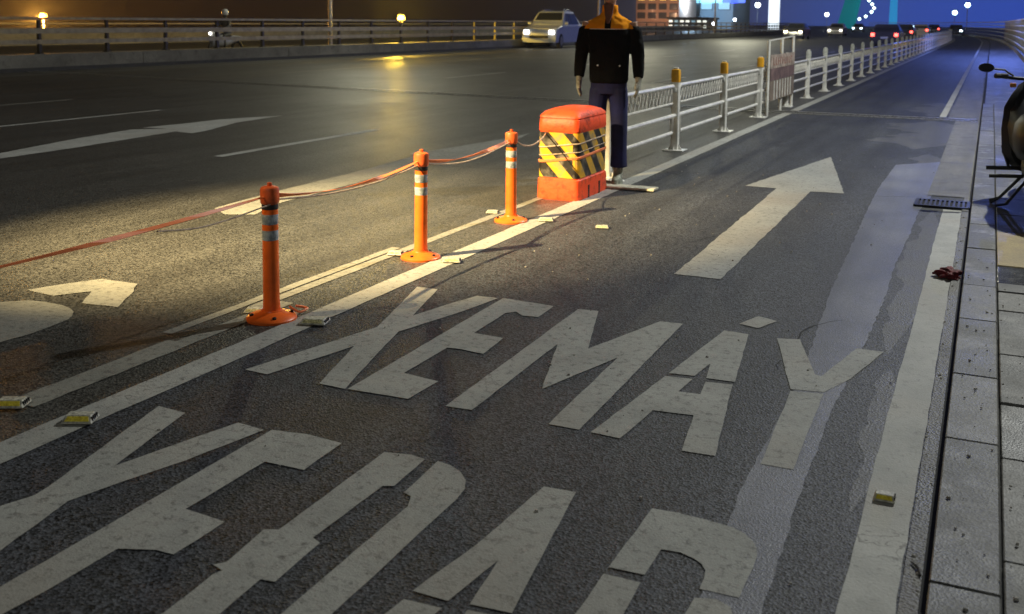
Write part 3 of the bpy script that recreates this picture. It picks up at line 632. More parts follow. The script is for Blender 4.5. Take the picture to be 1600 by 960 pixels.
# open neck facing
MB().loft([[(-.012, -.120, 1.475), (.012, -.120, 1.475), (.012, -.09, 1.475), (-.012, -.09, 1.475)], [(-.034, -.092, 1.555), (.034, -.092, 1.555), (.034, -.06, 1.555), (-.034, -.06, 1.555)], [(-.046, -.082, 1.655), (.046, -.082, 1.655), (.046, -.05, 1.655), (-.046, -.05, 1.655)]]).build('undershirt', mat('dark_shirt', (0.16, 0.07, 0.045), 0.8), pm, bevel=.006)
st = MB()
st.loft([ell((0, -.003, 1.424), .200, .128, 20, 2.4), ell((0, -.003, 1.431), .200, .127, 20, 2.4)], cap=False)
st.build('reflective_piping', mat('piping', (0.7, 0.62, 0.5), 0.3, var=.2), pm)
for s in (-1, 1): MB().lathe([(0.0, 0), (.008, .0), (.008, .004), (0, .006)], 8, (0, 0, 0)).build('pocket_tab', REFL, pm).matrix_local = Matrix.Translation((s*.10+.02, -.150, 1.10)) @ Matrix.Rotation(math.pi/2, 4, 'X')
tr = MB()
tr.loft([ell((0, 0, .84), .165, .115, 20), ell((0, 0, .93), .168, .12, 20), ell((0, 0, 1.02), .16, .115, 20)])
for s in (-1, 1):
    tr.loft([ell((s*.106, .008, .165), .078, .09, 14), ell((s*.105, .006, .3), .074, .086, 14), ell((s*.104, -.006, .55), .077, .088, 14), ell((s*.096, -.004, .75), .086, .10, 14), ell((s*.086, 0, .88), .09, .108, 14)])
remesh(tr.build('trousers', NAVY, pm), 0.010, 3)
for s in (-1, 1):
    bt = MB(); x = s*.100
    bt.loft([ell((x, -.045, .0), .048, .135, 16, 2.4), ell((x, -.045, .03), .05, .138, 16, 2.4), ell((x, -.04, .07), .044, .115, 16), ell((x, .012, .11), .043, .062, 16), ell((x, .015, .20), .045, .05, 16)])
    remesh(bt.build('boot', mat('worn_pale_boot', (0.34, 0.36, 0.27), 0.6, var=0.4, scale=16, bump=.3), pm), 0.007, 1)
# thin prop pole standing beside the figure
X, Y = G(949, 288)
sp_ = thing('prop_pole', 'thin pale pole between the legs of the figure', 'pole', (X+.02, Y+0.14, 0))
MB().tube([(0, 0, 0.02), (0, 0, .92)], 0.011, 10).build('pole', WHITEM, sp_); MB().box((0, 0, .012), (.16, .12, .02)).build('foot', WHITEM, sp_, bevel=.003)

# ------------------------------------------------------------------ steel fence between the carriageways
FX = -3.30
fence = thing('steel_fence', 'cream steel fence with yellow capped posts along the lane', 'fence', (0, 0, 0))
pp = MB().box((0, 0, 0.46), (0.085, 0.085, 0.92)).build('post', WHITEM, fence, bevel=0.012)
cap = MB().loft([rrect(.047, .047, 0.80, .014, 3), rrect(.048, .048, 0.90, .014, 3), rrect(.044, .044, 0.945, .014, 3), rrect(.02, .02, 0.955, .01, 3)]).build('cap', YCAP, pp, smooth=True)
capw = MB().box((0, 0, .962), (.05, .05, .018)).build('cap_tip', WHITEM, pp, bevel=.004)
gus = MB()
for a in range(4):
    ca, sa = math.cos(a*math.pi/2), math.sin(a*math.pi/2)
    gus.add([(ca*.03-sa*.004, sa*.03+ca*.004, 0), (ca*.09-sa*.004, sa*.09+ca*.004, 0), (ca*.03-sa*.004, sa*.03+ca*.004, .10), (ca*.03+sa*.004, sa*.03-ca*.004, 0), (ca*.09+sa*.004, sa*.09-ca*.004, 0), (ca*.03+sa*.004, sa*.03-ca*.004, .10)], [(0, 1, 2), (3, 5, 4), (0, 3, 4, 1), (1, 4, 5, 2)])
gus.box((0, 0, .006), (.24, .24, .012)); gus = gus.build('foot_plate', WHITEM, pp)
SP = 2.4
def bay(y0, y1, far):
    out_ = []
    yb = [(y0, y1)]
    def rail(z, r, a, b_):
        return MB().tube([(FX+sx(a), a, z), (FX+sx(b_), b_, z)], r, 8 if not far else 5).build('rail', WHITEM, fence)
    g_ = 0.05
    # frame of the panel: rails turn down to the post near each end
    MB().tube([(FX+sx(y0), y0+g_, .70), (FX+sx(y0), y0+g_+.10, .76), (FX+sx(y1), y1-g_-.10, .76), (FX+sx(y1), y1-g_, .70)], .023, 8 if not far else 4).build('rail', WHITEM, fence)
    MB().tube([(FX+sx(y0), y0+.16, .56), (FX+sx(y1), y1-.16, .56)], .012, 6 if not far else 4).build('rail', WHITEM, fence)
    MB().tube([(FX+sx(y0), y0, .415), (FX+sx(y1), y1, .415)], .024, 8 if not far else 4).build('rail', WHITEM, fence)
    MB().tube([(FX+sx(y0), y0+.16, .415), (FX+sx(y0), y0+.16, .22), (FX+sx(y1), y1-.16, .22), (FX+sx(y1), y1-.16, .415)], .021, 8 if not far else 4).build('rail', WHITEM, fence)
    lt = MB(); n = 16 if not far else 8
    for k in range(n+1):
        yy = y0+.16+(y1-y0-.32)*k/n; lt.tube([(FX+sx(yy), yy, .56), (FX+sx(yy), yy, .76)], .006, 4, False)
        if k < n and not far:
            y2 = y0+.16+(y1-y0-.32)*(k+1)/n; lt.tube([(FX+sx(yy), yy, .57), (FX+sx(yy), y2, .75)], .004, 4, False); lt.tube([(FX, yy, .75), (FX, y2, .57)], .004, 4, False)
    lt.build('lattice', WHITEM, fence)['kind'] = 'stuff'
fy = [9.4]+[11.78+SP*k for k in range(52)]
WHITEC = mat('grey_plastic_cap', (0.55, 0.56, 0.5), 0.5, var=.2)
for i, y_ in enumerate(fy):
    if i == 0: o = pp
    else:
        o = pp.copy(); COL.objects.link(o)
        for ch in (cap, capw, gus):
            c_ = ch.copy(); COL.objects.link(c_); c_.parent = o
            if ch is cap and i > 3:
                c_.material_slots[0].link = 'OBJECT'; c_.material_slots[0].material = WHITEC
    o.location = (FX+sx(y_), y_, 0)
    if 0 < i < 12: o.rotation_euler = (random.uniform(-.012, .012), random.uniform(-.012, .012), 0)
for i in range(len(fy)-1):
    if i != 3 or True: bay(fy[i], fy[i+1], i > 12)

# sign frame fixed in the fence line
sg = thing('sign_frame', 'weathered panel sign on a three-legged frame in the fence line', 'sign', (-3.22, 16.85, 0), 0.0)
for k, (yy, zt) in enumerate(((0, 1.20), (1.15, 1.24), (2.25, 1.27))): MB().tube([(0, yy, 0), (0, yy, zt)], .024, 8).build('leg', WHITEM, sg)
MB().tube([(0, 0.02, 1.21), (0, 2.23, 1.26)], .012, 6).build('top_bar', WHITEM, sg)
PINK = mat('weathered_pink_panel', (0.42, 0.34, 0.28), 0.6, var=0.3, scale=9); MARO = mat('maroon_panel', (0.19, 0.125, 0.115), 0.6, var=0.3, scale=5); TANP = mat('tan_panel', (0.24, 0.19, 0.15), 0.6, var=.2, scale=7)
MB().box((0.03, 1.125, .87), (.012, 2.2, .22)).build('upper_panel', PINK, sg); MB().box((0.03, 1.125, .66), (.012, 2.2, .19)).build('middle_panel', MARO, sg); MB().box((0.03, 1.125, .40), (.012, 2.2, .32)).build('lower_panel', TANP, sg)
gm = MB()
for k in range(9): 
    y_ = .25+k*.2
    gm.box((0.038, y_, .87+random.uniform(-.01, .01)), (.004, .03, .12)); 
    gm.box((0.038, y_+.05, .87+random.choice((-.05, .05, 0))), (.004, .08, .025))
gm.build('faded_lettering', mat('faded_red_letters', (0.32, 0.14, 0.11), .6), sg)
for k in range(7): MB().box((0.04, .35+k*.25, .40), (.008, .05, .31)).build('slat', WHITEM, sg)

# ------------------------------------------------------------------ left parapet with rails
par = thing('bridge_parapet', 'concrete parapet with steel rails along the far left side of the road', 'parapet')
for a, b_ in zip([-12]+[-12+7.2*k for k in range(1, 12)]+[74, 100, 140, 200], [-12+7.2*k for k in range(1, 12)]+[74, 100, 140, 200, 350]):
    wall(MB(), -24.05, -23.3, a+.012, b_-.012, -.05, .45).build('concrete_block', PARA, par)
wall(MB(), -23.3, -23.22, -12, 350, -.02, .10).build('kerb_edge', mat('black_yellow_kerb', (0.05, 0.05, 0.045), .7), par)
pst = MB().loft([[(-.10, -.08, .45), (.10, -.08, .45), (.10, .08, .45), (-.10, .08, .45)], [(-.10, -.08, .47), (.10, -.08, .47), (.10, .08, .47), (-.10, .08, .47)], [(-.05, -.045, .49), (.05, -.045, .49), (.05, .045, .49), (-.05, .045, .49)], [(-.04, -.04, 1.38), (.04, -.04, 1.38), (.04, .04, 1.38), (-.04, .04, 1.38)]]).build('post', mat('dark_steel_post', (0.10, 0.085, 0.06), 0.5, 0.4), par)
for k in range(-13, 55):
    y_ = 34.9+2.4*k
    o = pst if k == -13 else pst.copy()
    if k != -13: COL.objects.link(o)
    o.location = (-23.62+sx(y_), y_, 0)
for z, h, d in ((1.42, .07, .07), (1.08, .15, .03), (.78, .12, .03)):
    wall(MB(), -23.56-d/2+(.0 if d > .05 else .03), -23.56+d/2+(.0 if d > .05 else .03), -12, 350, z-h/2, z+h/2).build('rail', RAILM, par)
# outer parapet of the opposite carriageway
op = thing('outer_parapet', 'low concrete parapet beyond the opposite carriageway', 'parapet')
wall(MB(), -44.4, -44.0, -12, 350, -.05, .8).build('concrete_wall', PARA, op); wall(MB(), -44.25, -44.15, -12, 350, 1.05, 1.12).build('rail', RAILM, op)

# ------------------------------------------------------------------ right railing
rr = thing('bridge_railing', 'pale steel railing curving along the right side of the bridge', 'railing')
def rsx(Y): return 1.28+sx(Y)-(max(0, Y-55)**2)/4200.0
rys = [4, 14, 24, 34, 44, 55]+[55+6*k for k in range(1, 34)]
for z, r in ((1.75, .045), (1.45, .035), (1.15, .035), (.85, .035), (.5, .035)):
    MB().tube([(rsx(y_), y_, z) for y_ in rys], r, 8).build('rail', BLUERAIL, rr, smooth=True)
MB().loft([[(rsx(y_)-.10, y_, .03), (rsx(y_)+.15, y_, .03), (rsx(y_)+.15, y_, .28), (rsx(y_)-.10, y_, .28)] for y_ in rys]).build('base', CONC, rr)
rp_ = MB().box((0, 0, 1.0), (.06, .10, 1.5)).build('post', BLUERAIL, rr)
for k in range(36):
    y_ = 6+2.5*k; o = rp_ if k == 0 else rp_.copy()
    if k: COL.objects.link(o)
    o.location = (rsx(y_)+.05, y_, 0)

# ------------------------------------------------------------------ street lamps
def street_lamp(X, Y, h, arm, label, watt, col, group=None, lit=True, zb=0.0, ms=8.0):
    t = thing('street_lamp', label, 'street lamp', (X, Y, zb), 0, group)
    MB().tube([(0, 0, 0), (0, 0, .5), (0, 0, h)], [.10, .085, .05], 12).build('pole', mat('lamp_pole', (0.35, 0.34, 0.33), .45, .4), t, smooth=True)
    MB().tube([(0, 0, h-.05), (arm*.3, 0, h+.25), (arm, 0, h+.3)], .035, 8).build('arm', MATS['lamp_pole'], t, smooth=True)
    MB().box((arm+(.25 if arm > 0 else -.25), 0, h+.29), (.7, .26, .09)).build('lamp_head', MATS['lamp_pole'], t, bevel=.02)
    e_ = mat('lamp_glow_%d' % (len(MATS)), col, .5, emit=col, estr=ms)
    MB().box((arm+(.25 if arm > 0 else -.25), 0, h+.235), (.5, .2, .02)).build('lamp_lens', e_, t)
    if lit: lamp('lamp_light', 'POINT', (X+arm+(.25 if arm > 0 else -.25), Y, zb+h+.12), watt, col, .12)
    return t
LG = 'street lamps along the bridge'
street_lamp(3.1, 14.5, 8.5, -0.5, 'street lamp on the right pavement outside the view', 4300, (0.98, 1.0, 0.94), LG)
street_lamp(1.9, 60, 7, -1.2, 'blue lit street lamp beside the far right railing', 3900, (0.16, 0.26, 1.0), LG, zb=0)
street_lamp(1.9, -9, 8.5, -1.0, 'street lamp behind the viewer on the right pavement', 800, (0.95, 1.0, 0.93), LG)
for k, (Y, lab, wt, hh) in enumerate(((35.3, 'lamp post rising behind the left parapet', 1500, 8), (67, 'lamp post behind the parapet beside the orange shoulder of the figure', 2500, 9), (100, 'distant lamp post near the blue lit building', 3500, 9))):
    street_lamp(-24.3+sx(Y), Y, hh, 2.2, lab, wt, (0.98, 0.96, 0.70), LG)

# ------------------------------------------------------------------ lit lamps seen in the picture
def glow(u, v, Y, rad, col, strength, name, label, cat, watt=0, pole=True, group=None, base=-.05):
    p = onY(u, v, Y)
    t = thing(name, label, cat, (p.x, p.y, base), 0, group)
    e_ = mat('glow_%s_%d' % (name, len(MATS)), col, .5, emit=col, estr=strength)
    zz = p.z-base
    MB().lathe([(0, -rad), (rad*.7, -rad*.75), (rad, 0), (rad*.7, rad*.75), (0, rad)], 14, (0, 0, zz)).build('lamp_globe', e_, t, smooth=True)
    MB().lathe([(rad*1.15, rad*.8), (rad*.9, rad*1.1), (.0, rad*1.3)], 14, (0, 0, zz)).build('lamp_hood', IRON, t, smooth=True)
    if pole: MB().tube([(0, 0, 0), (0, 0, zz-rad*.9)], .05, 8).build('pole', MATS['lamp_pole'], t)
    if watt: lamp('lamp_light', 'POINT', (p.x, p.y-rad*2.5, p.z), watt, col, rad)
    return t
glow(627, 29, 46, .20, (1.0, 0.62, 0.06), 14, 'yellow_lamp', 'bright yellow lamp shining just above the left parapet', 'lamp', 3400)
glow(68, 26, 62, .30, (1.0, 0.42, 0.06), 12, 'orange_lamp', 'orange sodium lamp behind the parapet at the top left', 'lamp', 30000)
glow(1184, 8, 230, .6, (0.85, 0.92, 1.0), 8, 'white_lamp', 'white lamp high beside the bright white pylon', 'lamp')
glow(1292, 23, 250, .5, (0.80, 0.90, 1.0), 7, 'white_lamp', 'lone white lamp between the yellow headlight and the teal tower', 'lamp')
glow(1512, 8, 170, .38, (0.60, 0.90, 1.0), 9, 'white_lamp', 'upper of the two white lamps over the far end of the lane', 'lamp')
glow(1492, 20, 230, .48, (0.60, 0.88, 1.0), 9, 'white_lamp', 'lower of the two white lamps over the far end of the lane', 'lamp')
glow(1115, 37, 150, .25, (0.85, 0.92, 1.0), 9, 'white_lamp', 'left of the two low white lamps before the blue building', 'lamp', pole=True)
glow(1148, 31, 170, .27, (0.80, 0.90, 1.0), 9, 'white_lamp', 'right of the two low white lamps before the blue building', 'lamp')

# ------------------------------------------------------------------ vehicles
HEADL = mat('headlight_on', (1, .95, .85), .3, emit=(1.0, 0.95, 0.85), estr=5)
HEADY = mat('headlight_yellow', (1, .85, .5), .3, emit=(1.0, 0.80, 0.42), estr=16)
HEADC = mat('headlight_cool', (.8, .95, 1), .3, emit=(0.65, 0.90, 1.0), estr=12)
TAILL = mat('taillight_on', (1, .1, .06), .3, emit=(1.0, 0.07, 0.05), estr=9)
TAILO = mat('taillight_off', (.35, .03, .02), .3)
RIM = mat('wheel_rim', (0.4, 0.4, 0.4), .35, .8)
def car(label, loc, rz, paint, kind='car', length=4.4, width=1.76, hgt=1.48, head=None, tail=None, hl_z=.68, group=None, cat='car', name='parked_car'):
    """front faces local -Y"""
    t = thing(name, label, cat, loc, rz, group)
    L2, w = length/2, width/2
    if kind == 'van': prof = [(-L2, .42, 1), (-L2+.03, .80, .98), (-L2+.10, 1.0, .96), (-L2+.55, 1.12, .95), (-L2+1.15, hgt-.12, .84), (-L2+1.6, hgt, .80), (L2-.35, hgt, .80), (L2-.05, hgt-.25, .82), (L2, .95, .96), (L2, .45, 1)]
    else: prof = [(-L2, .38, .94), (-L2+.04, .66, .95), (-L2+.28, .84, .95), (-L2+1.15, .96, .93), (-L2+1.85, hgt-.05, .76), (-L2+2.35, hgt, .74), (L2-1.35, hgt-.03, .74), (L2-.55, 1.02, .88), (L2-.08, .98, .92), (L2, .72, .95), (L2, .40, .95)]
    belt = .95 if kind != 'van' else 1.1
    # shell: for each station along the profile a left and a right point; belt line below the glass
    mb = MB(); n = len(prof)
    low = [(y_, .24) for y_, _, _ in prof]
    vs = []
    for s_ in (-1, 1):
        for y_, z_, k_ in prof:
            vs.append((s_*w*(k_ if z_ > belt else 1.0 if .45 < abs(y_)/L2 < .9 else k_*.995+.005), y_, z_))
        for y_, z_, k_ in prof: vs.append((s_*w, y_*.995, min(z_, belt)-.02 if z_ > belt else z_-.02))
        for y_, z_, k_ in prof: vs.append((s_*w*.97, y_*.985, .24))
    fs = []
    for s_ in range(2):
        o_ = s_*3*n
        for i in range(n-1):
            fs.append((o_+i, o_+i+1, o_+n+i+1, o_+n+i)); fs.append((o_+n+i, o_+n+i+1, o_+2*n+i+1, o_+2*n+i))
    for i in range(n-1): fs.append((i, i+1, 3*n+i+1, 3*n+i)); fs.append((2*n+i, 2*n+i+1, 5*n+i+1, 5*n+i))
    for i in (0, n-1): fs += [(i, 3*n+i, 4*n+i, n+i), (n+i, 4*n+i, 5*n+i, 2*n+i)]
    mb.add(vs, fs); mb.build('body', paint, t, bevel=0.03)
    # glass
    def pane(pts, nm='window'):
        P = [Vector(p) for p in pts]; nn = (P[1]-P[0]).cross(P[2]-P[0]).normalized()*.012
        m_ = MB(); k = len(P); m_.loft([[p-nn for p in P], [p+nn for p in P]]); return m_.build(nm, GLASS, t)
    if kind == 'van':
        pane([(-w*.84, -L2+.62, 1.17), (w*.84, -L2+.62, 1.17), (w*.74, -L2+1.12, hgt-.17), (-w*.74, -L2+1.12, hgt-.17)], 'windscreen')
        pane([(-w*.72, L2-.045, 1.25), (w*.72, L2-.045, 1.25), (w*.7, L2-.08, hgt-.3), (-w*.7, L2-.08, hgt-.3)], 'rear_window')
        segs = [(-L2+1.05, -L2+1.95), (-L2+2.05, -L2+3.2), (-L2+3.3, L2-.45)]
        for s_ in (-1, 1):
            for a, b_ in segs: pane([(s_*w*.975, a, 1.2), (s_*w*.975, b_, 1.2), (s_*w*.845, b_, hgt-.2), (s_*w*.845, a+(.35 if a < -L2+1.5 else 0), hgt-.2)])
    else:
        pane([(-w*.86, -L2+1.24, 1.01), (w*.86, -L2+1.24, 1.01), (w*.70, -L2+1.80, hgt-.09), (-w*.70, -L2+1.80, hgt-.09)], 'windscreen')
        pane([(-w*.80, L2-.62, 1.06), (w*.80, L2-.62, 1.06), (w*.68, L2-1.27, hgt-.10), (-w*.68, L2-1.27, hgt-.10)], 'rear_window')
        for s_ in (-1, 1):
            for a, b_, c_, d_ in ((-L2+1.5, -L2+2.35, -L2+2.35, -L2+1.98), (-L2+2.43, L2-.95, L2-1.35, -L2+2.43)):
                pane([(s_*w*.975, a, 1.0), (s_*w*.975, b_, 1.0), (s_*w*.80, c_, hgt-.11), (s_*w*.80, d_, hgt-.11)])
    for s_ in (-1, 1):
        h_ = head or mat('headlight_off', (.6, .6, .6), .1)
        MB().box((s_*w*.74, -L2-.005, hl_z), (.30, .06, .17)).build('headlight', h_, t, bevel=.02)
        MB().box((s_*w*.80, L2+.005, hl_z+.12), (.22, .05, .20)).build('taillight', tail or TAILO, t, bevel=.02)
        MB().box((s_*(w+.10), -L2+(1.35 if kind != 'van' else 1.0), 1.05), (.18, .10, .13)).build('mirror', paint, t, bevel=.02)
        for yy in (-L2+.85, L2-.85):
            R_ = .31
            wh = MB().tube([(s_*(w-.20), yy, R_), (s_*(w+.01), yy, R_)], R_, 20).build('wheel', BLACKR, t, bevel=.02)
            MB().tube([(s_*(w-.02), yy, R_), (s_*(w+.022), yy, R_)], R_*.62, 14).build('rim', RIM, wh)
    MB().box((0, -L2-.012, .48), (width*.55, .04, .12)).build('grille', IRON, t, bevel=.01)
    MB().box((0, L2+.012, .62), (.44, .02, .12)).build('number_plate', mat('blank_plate', (.6, .6, .55), .5), t)
    return t
SILV = mat('silver_paint', (0.5, 0.52, 0.56), .4, 0.0, var=.05, coat=.5)
DKP = mat('dark_grey_paint', (0.06, 0.06, 0.07), .25, .3, var=.05, coat=.5); WHP = mat('white_paint', (.7, .7, .68), .3, var=.05, coat=.5); REDP = mat('dark_red_paint', (.25, .03, .03), .3, var=.05, coat=.5)
X, Y = G(850, 66); 
van = car('silver tall car with its headlights on, close to the left parapet', (-22.2, 54.0, 0), 0.05, SILV, 'car', 4.75, 1.85, 1.58, head=HEADL, name='oncoming_car'); van.scale = (1.05, 1.05, 1.28)
for s_ in (-1, 1): MB().tube([(s_*.55, -.3, 1.62), (s_*.55, .9, 1.62)], .025, 6).build('roof_rail', CHROME, van)
lamp('headlight_beam', 'SPOT', (-21.9, 51.8, .85), 700, (1, .93, .8), .1, (-21.0, 42, 0), 80, .7)
CG2 = 'distant cars with lit lights'
def carpx(u, v, Y, label, paint, facing, **kw):
    p = onY(u, v, Y); return car(label, (p.x, Y, 0), 0 if facing == 'us' else math.pi, paint, group=CG2, name='distant_car', **kw)
carpx(1246, 33, 100, 'approaching car with bright yellow headlights behind the sign frame', DKP, 'us', head=HEADY, width=1.8)
carpx(1309, 38, 130, 'approaching car with white headlights right of the yellow lit one', WHP, 'us', head=HEADL)
carpx(1342, 36, 190, 'farthest approaching car beside the foot of the teal tower', SILV, 'us', head=HEADC)
carpx(1387, 47, 72, 'nearest car going away with red taillights above the fence', DKP, 'away', tail=TAILL)
carpx(1414, 40, 100, 'middle car going away with red taillights above the fence', DKP, 'away', tail=TAILL)
carpx(1440, 43, 132, 'farther car going away with red taillights, near the end of the fence', WHP, 'away', tail=TAILL)
carpx(1460, 38, 170, 'farthest car going away at the end of the fence', DKP, 'away', tail=TAILL)
carpx(1494, 45, 150, 'car coming along the right lane with cool white headlights', DKP, 'us', head=HEADC)

# ------------------------------------------------------------------ far buildings
def ground_x(u, Y): return onY(u, 30, Y).x
def building(label, u0, u1, vtop, Y, depth, wall_m, rows, cols, win_m, name='far_building', base=-9, vbot=36, roof_m=None, sign=None):
    a, b_ = onY(u0, vtop, Y), onY(u1, vtop, Y); z1 = a.z; w_ = b_.x-a.x
    t = thing(name, label, 'building', ((a.x+b_.x)/2, Y+depth/2, base))
    MB().box((0, 0, (z1-base)/2), (w_, depth, z1-base)).build('wall', wall_m, t)
    MB().box((0, 0, z1-base+.2), (w_+.6, depth+.6, .4)).build('roof', roof_m or IRON, t)
    zb = onY(u0, vbot, Y).z-base; H_ = z1-base-zb
    for i in range(rows):
        for j in range(cols):
            ww, hh = w_/cols*.62, H_/rows*.55
            m_ = win_m[(i*3+j*5) % len(win_m)]
            x_, z_ = -w_/2+w_/cols*(j+.5), zb+H_/rows*(i+.5)
            f_ = MB().box((x_, -depth/2-.05, z_), (ww+.3, .12, hh+.3)).build('window', IRON, t)
            MB().box((x_, -depth/2-.13, z_), (ww, .06, hh)).build('pane', m_, f_)
    return t
def em(name, c, s): return mat(name, c, .5, emit=c, estr=s)
WY = em('lit_window_yellow', (1, .72, .15), 1.4); WO = em('lit_window_orange', (.8, .3, .08), .30); WD = mat('unlit_window', (.03, .03, .04), .2); WB = em('lit_window_pale_blue', (.35, .6, .75), .5); WW = em('rail_light_white', (.9, .95, .85), 1.3); WBL = em('lit_sign_blue', (.08, .16, 1), 1.4); WCY = em('lit_sign_cyan', (.3, .75, .95), 1.6)
BRN = em('brown_wall_lit', (.16, .09, .06), .35); SLT = em('slate_wall_lit', (.12, .2, .28), .6)
BRN = mat('brown_render', (.35, .22, .16), .8); SLT = mat('slate_blue_cladding', (.25, .35, .45), .6)
b1 = building('brown building with yellow lit windows right of the figure', 995, 1062, -24, 215, 14, BRN, 4, 4, [WD, WY, WO, WD, WO], vbot=31)
b2 = building('wide slate blue building with lit signs along its roofline', 1064, 1146, -4, 235, 18, SLT, 1, 3, [WB], vbot=20)
for u, w_, m_ in ((1084, 2.0, WCY), (1110, 5, WCY), (1140, 3.6, WBL), (1152, 3.2, WBL)):
    p = onY(u, 1.5, 234); MB().box((p.x-b2.location.x, -9.3, p.z+9), (w_, .3, .9)).build('lit_sign', m_, b2)
b3 = building('low stand-in block giving the white lights seen between the rails', 1044, 1106, 30, 205, 8, mat('pale_render', (.5, .5, .46), .7), 2, 7, [WW, WW, WB], vbot=45, name='rail_gap_lights')  # added block; its glowing panes stand in for lights beyond the rails
lamp('brown_wall_light', 'POINT', (b1.location.x+2, 204, 3), 4000, (1, .55, .3), .5)  # unseen lamp added to brighten the brown building
lamp('facade_light', 'POINT', (b2.location.x, 220, 6), 9000, (.5, .75, 1), .5)
# white pylon
p = onY(1210, 5, 240)
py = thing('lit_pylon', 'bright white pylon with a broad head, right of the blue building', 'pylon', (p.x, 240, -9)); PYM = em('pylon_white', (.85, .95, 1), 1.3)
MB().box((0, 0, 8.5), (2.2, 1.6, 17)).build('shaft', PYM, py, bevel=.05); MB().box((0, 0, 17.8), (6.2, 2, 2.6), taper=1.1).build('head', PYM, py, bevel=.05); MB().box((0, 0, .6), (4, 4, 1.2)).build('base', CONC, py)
# teal lit bridge tower with its string of bulbs
p = onY(1350, 30, 320)
tw = thing('lit_tower', 'teal lit leaning tower with a string of white bulbs', 'tower', (p.x, 320, -9)); TEAL = em('teal_light', (.0, .36, .44), .30)
MB().loft([[(-8, 0, 8), (-3, 0, 8), (-3, 3, 8), (-8, 3, 8)], [(1, 0, 42), (3, 0, 42), (3, 3, 42), (1, 3, 42)]]).build('mast', TEAL, tw)
for k, (u, v) in enumerate(((1343, 30), (1353, 26), (1362, 19), (1366, 13), (1363, 7), (1358, 1), (1366, -6), (1364, -14))):
    q = onY(u, v, 318); MB().lathe([(0, -.5), (.5, 0), (0, .5)], 8, (q.x-p.x, -2.5, q.z+9)).build('bulb', em('bulb_white', (.75, 1, .95), 5), tw)
MB().tube([(q.x-p.x, -2, z_) for q, z_ in [(onY(u, v, 318), onY(u, v, 318).z+9) for u, v in ((1343, 30), (1353, 26), (1362, 19), (1366, 13), (1363, 7), (1358, 1))]], .12, 6).build('string', IRON, tw)
p = onY(1396, 20, 400)
t2 = thing('cyan_mast', 'slim cyan lit mast behind the red taillights', 'mast', (p.x, 400, -9)); MB().tube([(0, 0, 0), (0, 0, 17), (0, 0, 34)], [1.6, 1.3, .9], 12).build('shaft', em('cyan_light', (.03, .33, .75), .75), t2, smooth=True); MB().box((0, 0, .5), (6, 6, 1)).build('base', CONC, t2)
# white kerb lamps at the bend
# ------------------------------------------------------------------ motorcycle on the pavement
mc = thing('motorcycle', 'black motorcycle standing on the pavement at the right edge', 'motorcycle', (0.42, 9.35, PZ), 0.05)
for yy in (-.66, .66):
    wh = MB().tube([(0, 0, 0), (.001, 0, 0)], .01, 4).build('wheel', BLACKR, mc); wh.data.clear_geometry()
    m_ = MB(); R_ = .27
    for ring in range(24): pass
    rings = []
    for k in range(28):
        a = 2*math.pi*k/28
        rings.append([((.045*math.cos(b_)), yy+(R_+.045*math.sin(b_))*math.cos(a), .315+(R_+.045*math.sin(b_))*math.sin(a)) for b_ in [2*math.pi*j/10 for j in range(10)]])
    rings.append(rings[0]); 
    tyre = m_.loft(rings, cap=False).build('tyre', BLACKR, wh, smooth=True)
    MB().tube([(-.05, yy, .315), (.05, yy, .315)], .05, 12).build('hub', RIM, wh)
    sp2 = MB()
    for k in range(5):
        a = 2*math.pi*k/5; sp2.tube([(0, yy, .315), (0, yy+.235*math.cos(a), .315+.235*math.sin(a))], .016, 6)
    sp2.build('spokes', RIM, wh)
def sect(y_, z0, z1, w_, p_=2.6, n_=16):
    o_ = []
    for k in range(n_):
        a = 2*math.pi*k/n_; ca, sa = math.cos(a), math.sin(a)
        o_.append((w_*math.copysign(abs(ca)**(2/p_), ca), y_, (z0+z1)/2+(z1-z0)/2*math.copysign(abs(sa)**(2/p_), sa)))
    return o_
MB().loft([sect(-.95, .70, .76, .03), sect(-.85, .62, .80, .10), sect(-.70, .40, .82, .22), sect(-.35, .36, .80, .25), sect(-.1, .36, .76, .22), sect(.15, .30, .76, .22), sect(.32, .35, .92, .26), sect(.42, .60, 1.0, .15), sect(.50, .75, .98, .08)]).build('fairing', CARBLACK, mc, smooth=True)
MB().loft([sect(-.78, .79, .85, .10), sect(-.55, .78, .87, .14), sect(-.2, .74, .83, .14), sect(.05, .73, .79, .11)]).build('seat', mat('seat_vinyl', (.02, .02, .02), .5), mc, smooth=True)
MB().loft([sect(.22, .26, .78, .22, 3.2), sect(.32, .22, .92, .29, 3.2), sect(.44, .34, 1.0, .22, 3), sect(.52, .6, .96, .1)]).build('leg_shield', CARBLACK, mc, smooth=True)
MB().loft([sect(-.30, .20, .42, .13), sect(0, .17, .45, .15), sect(.22, .22, .44, .12)]).build('engine', IRON, mc, smooth=True)
MB().tube([(0, .62, .32), (0, .50, .70), (0, .42, 1.0)], [.035, .045, .04], 10).build('fork', IRON, mc); MB().loft([sect(.40, .92, 1.06, .12), sect(.55, .90, 1.08, .11), sect(.60, .95, 1.04, .07)]).build('headlight', GLASS, mc, smooth=True)
MB().tube([(-.34, .28, 1.02), (-.20, .34, 1.0), (0, .40, .99), (.20, .34, 1.0), (.34, .28, 1.02)], .014, 8).build('handlebar', IRON, mc, smooth=True)
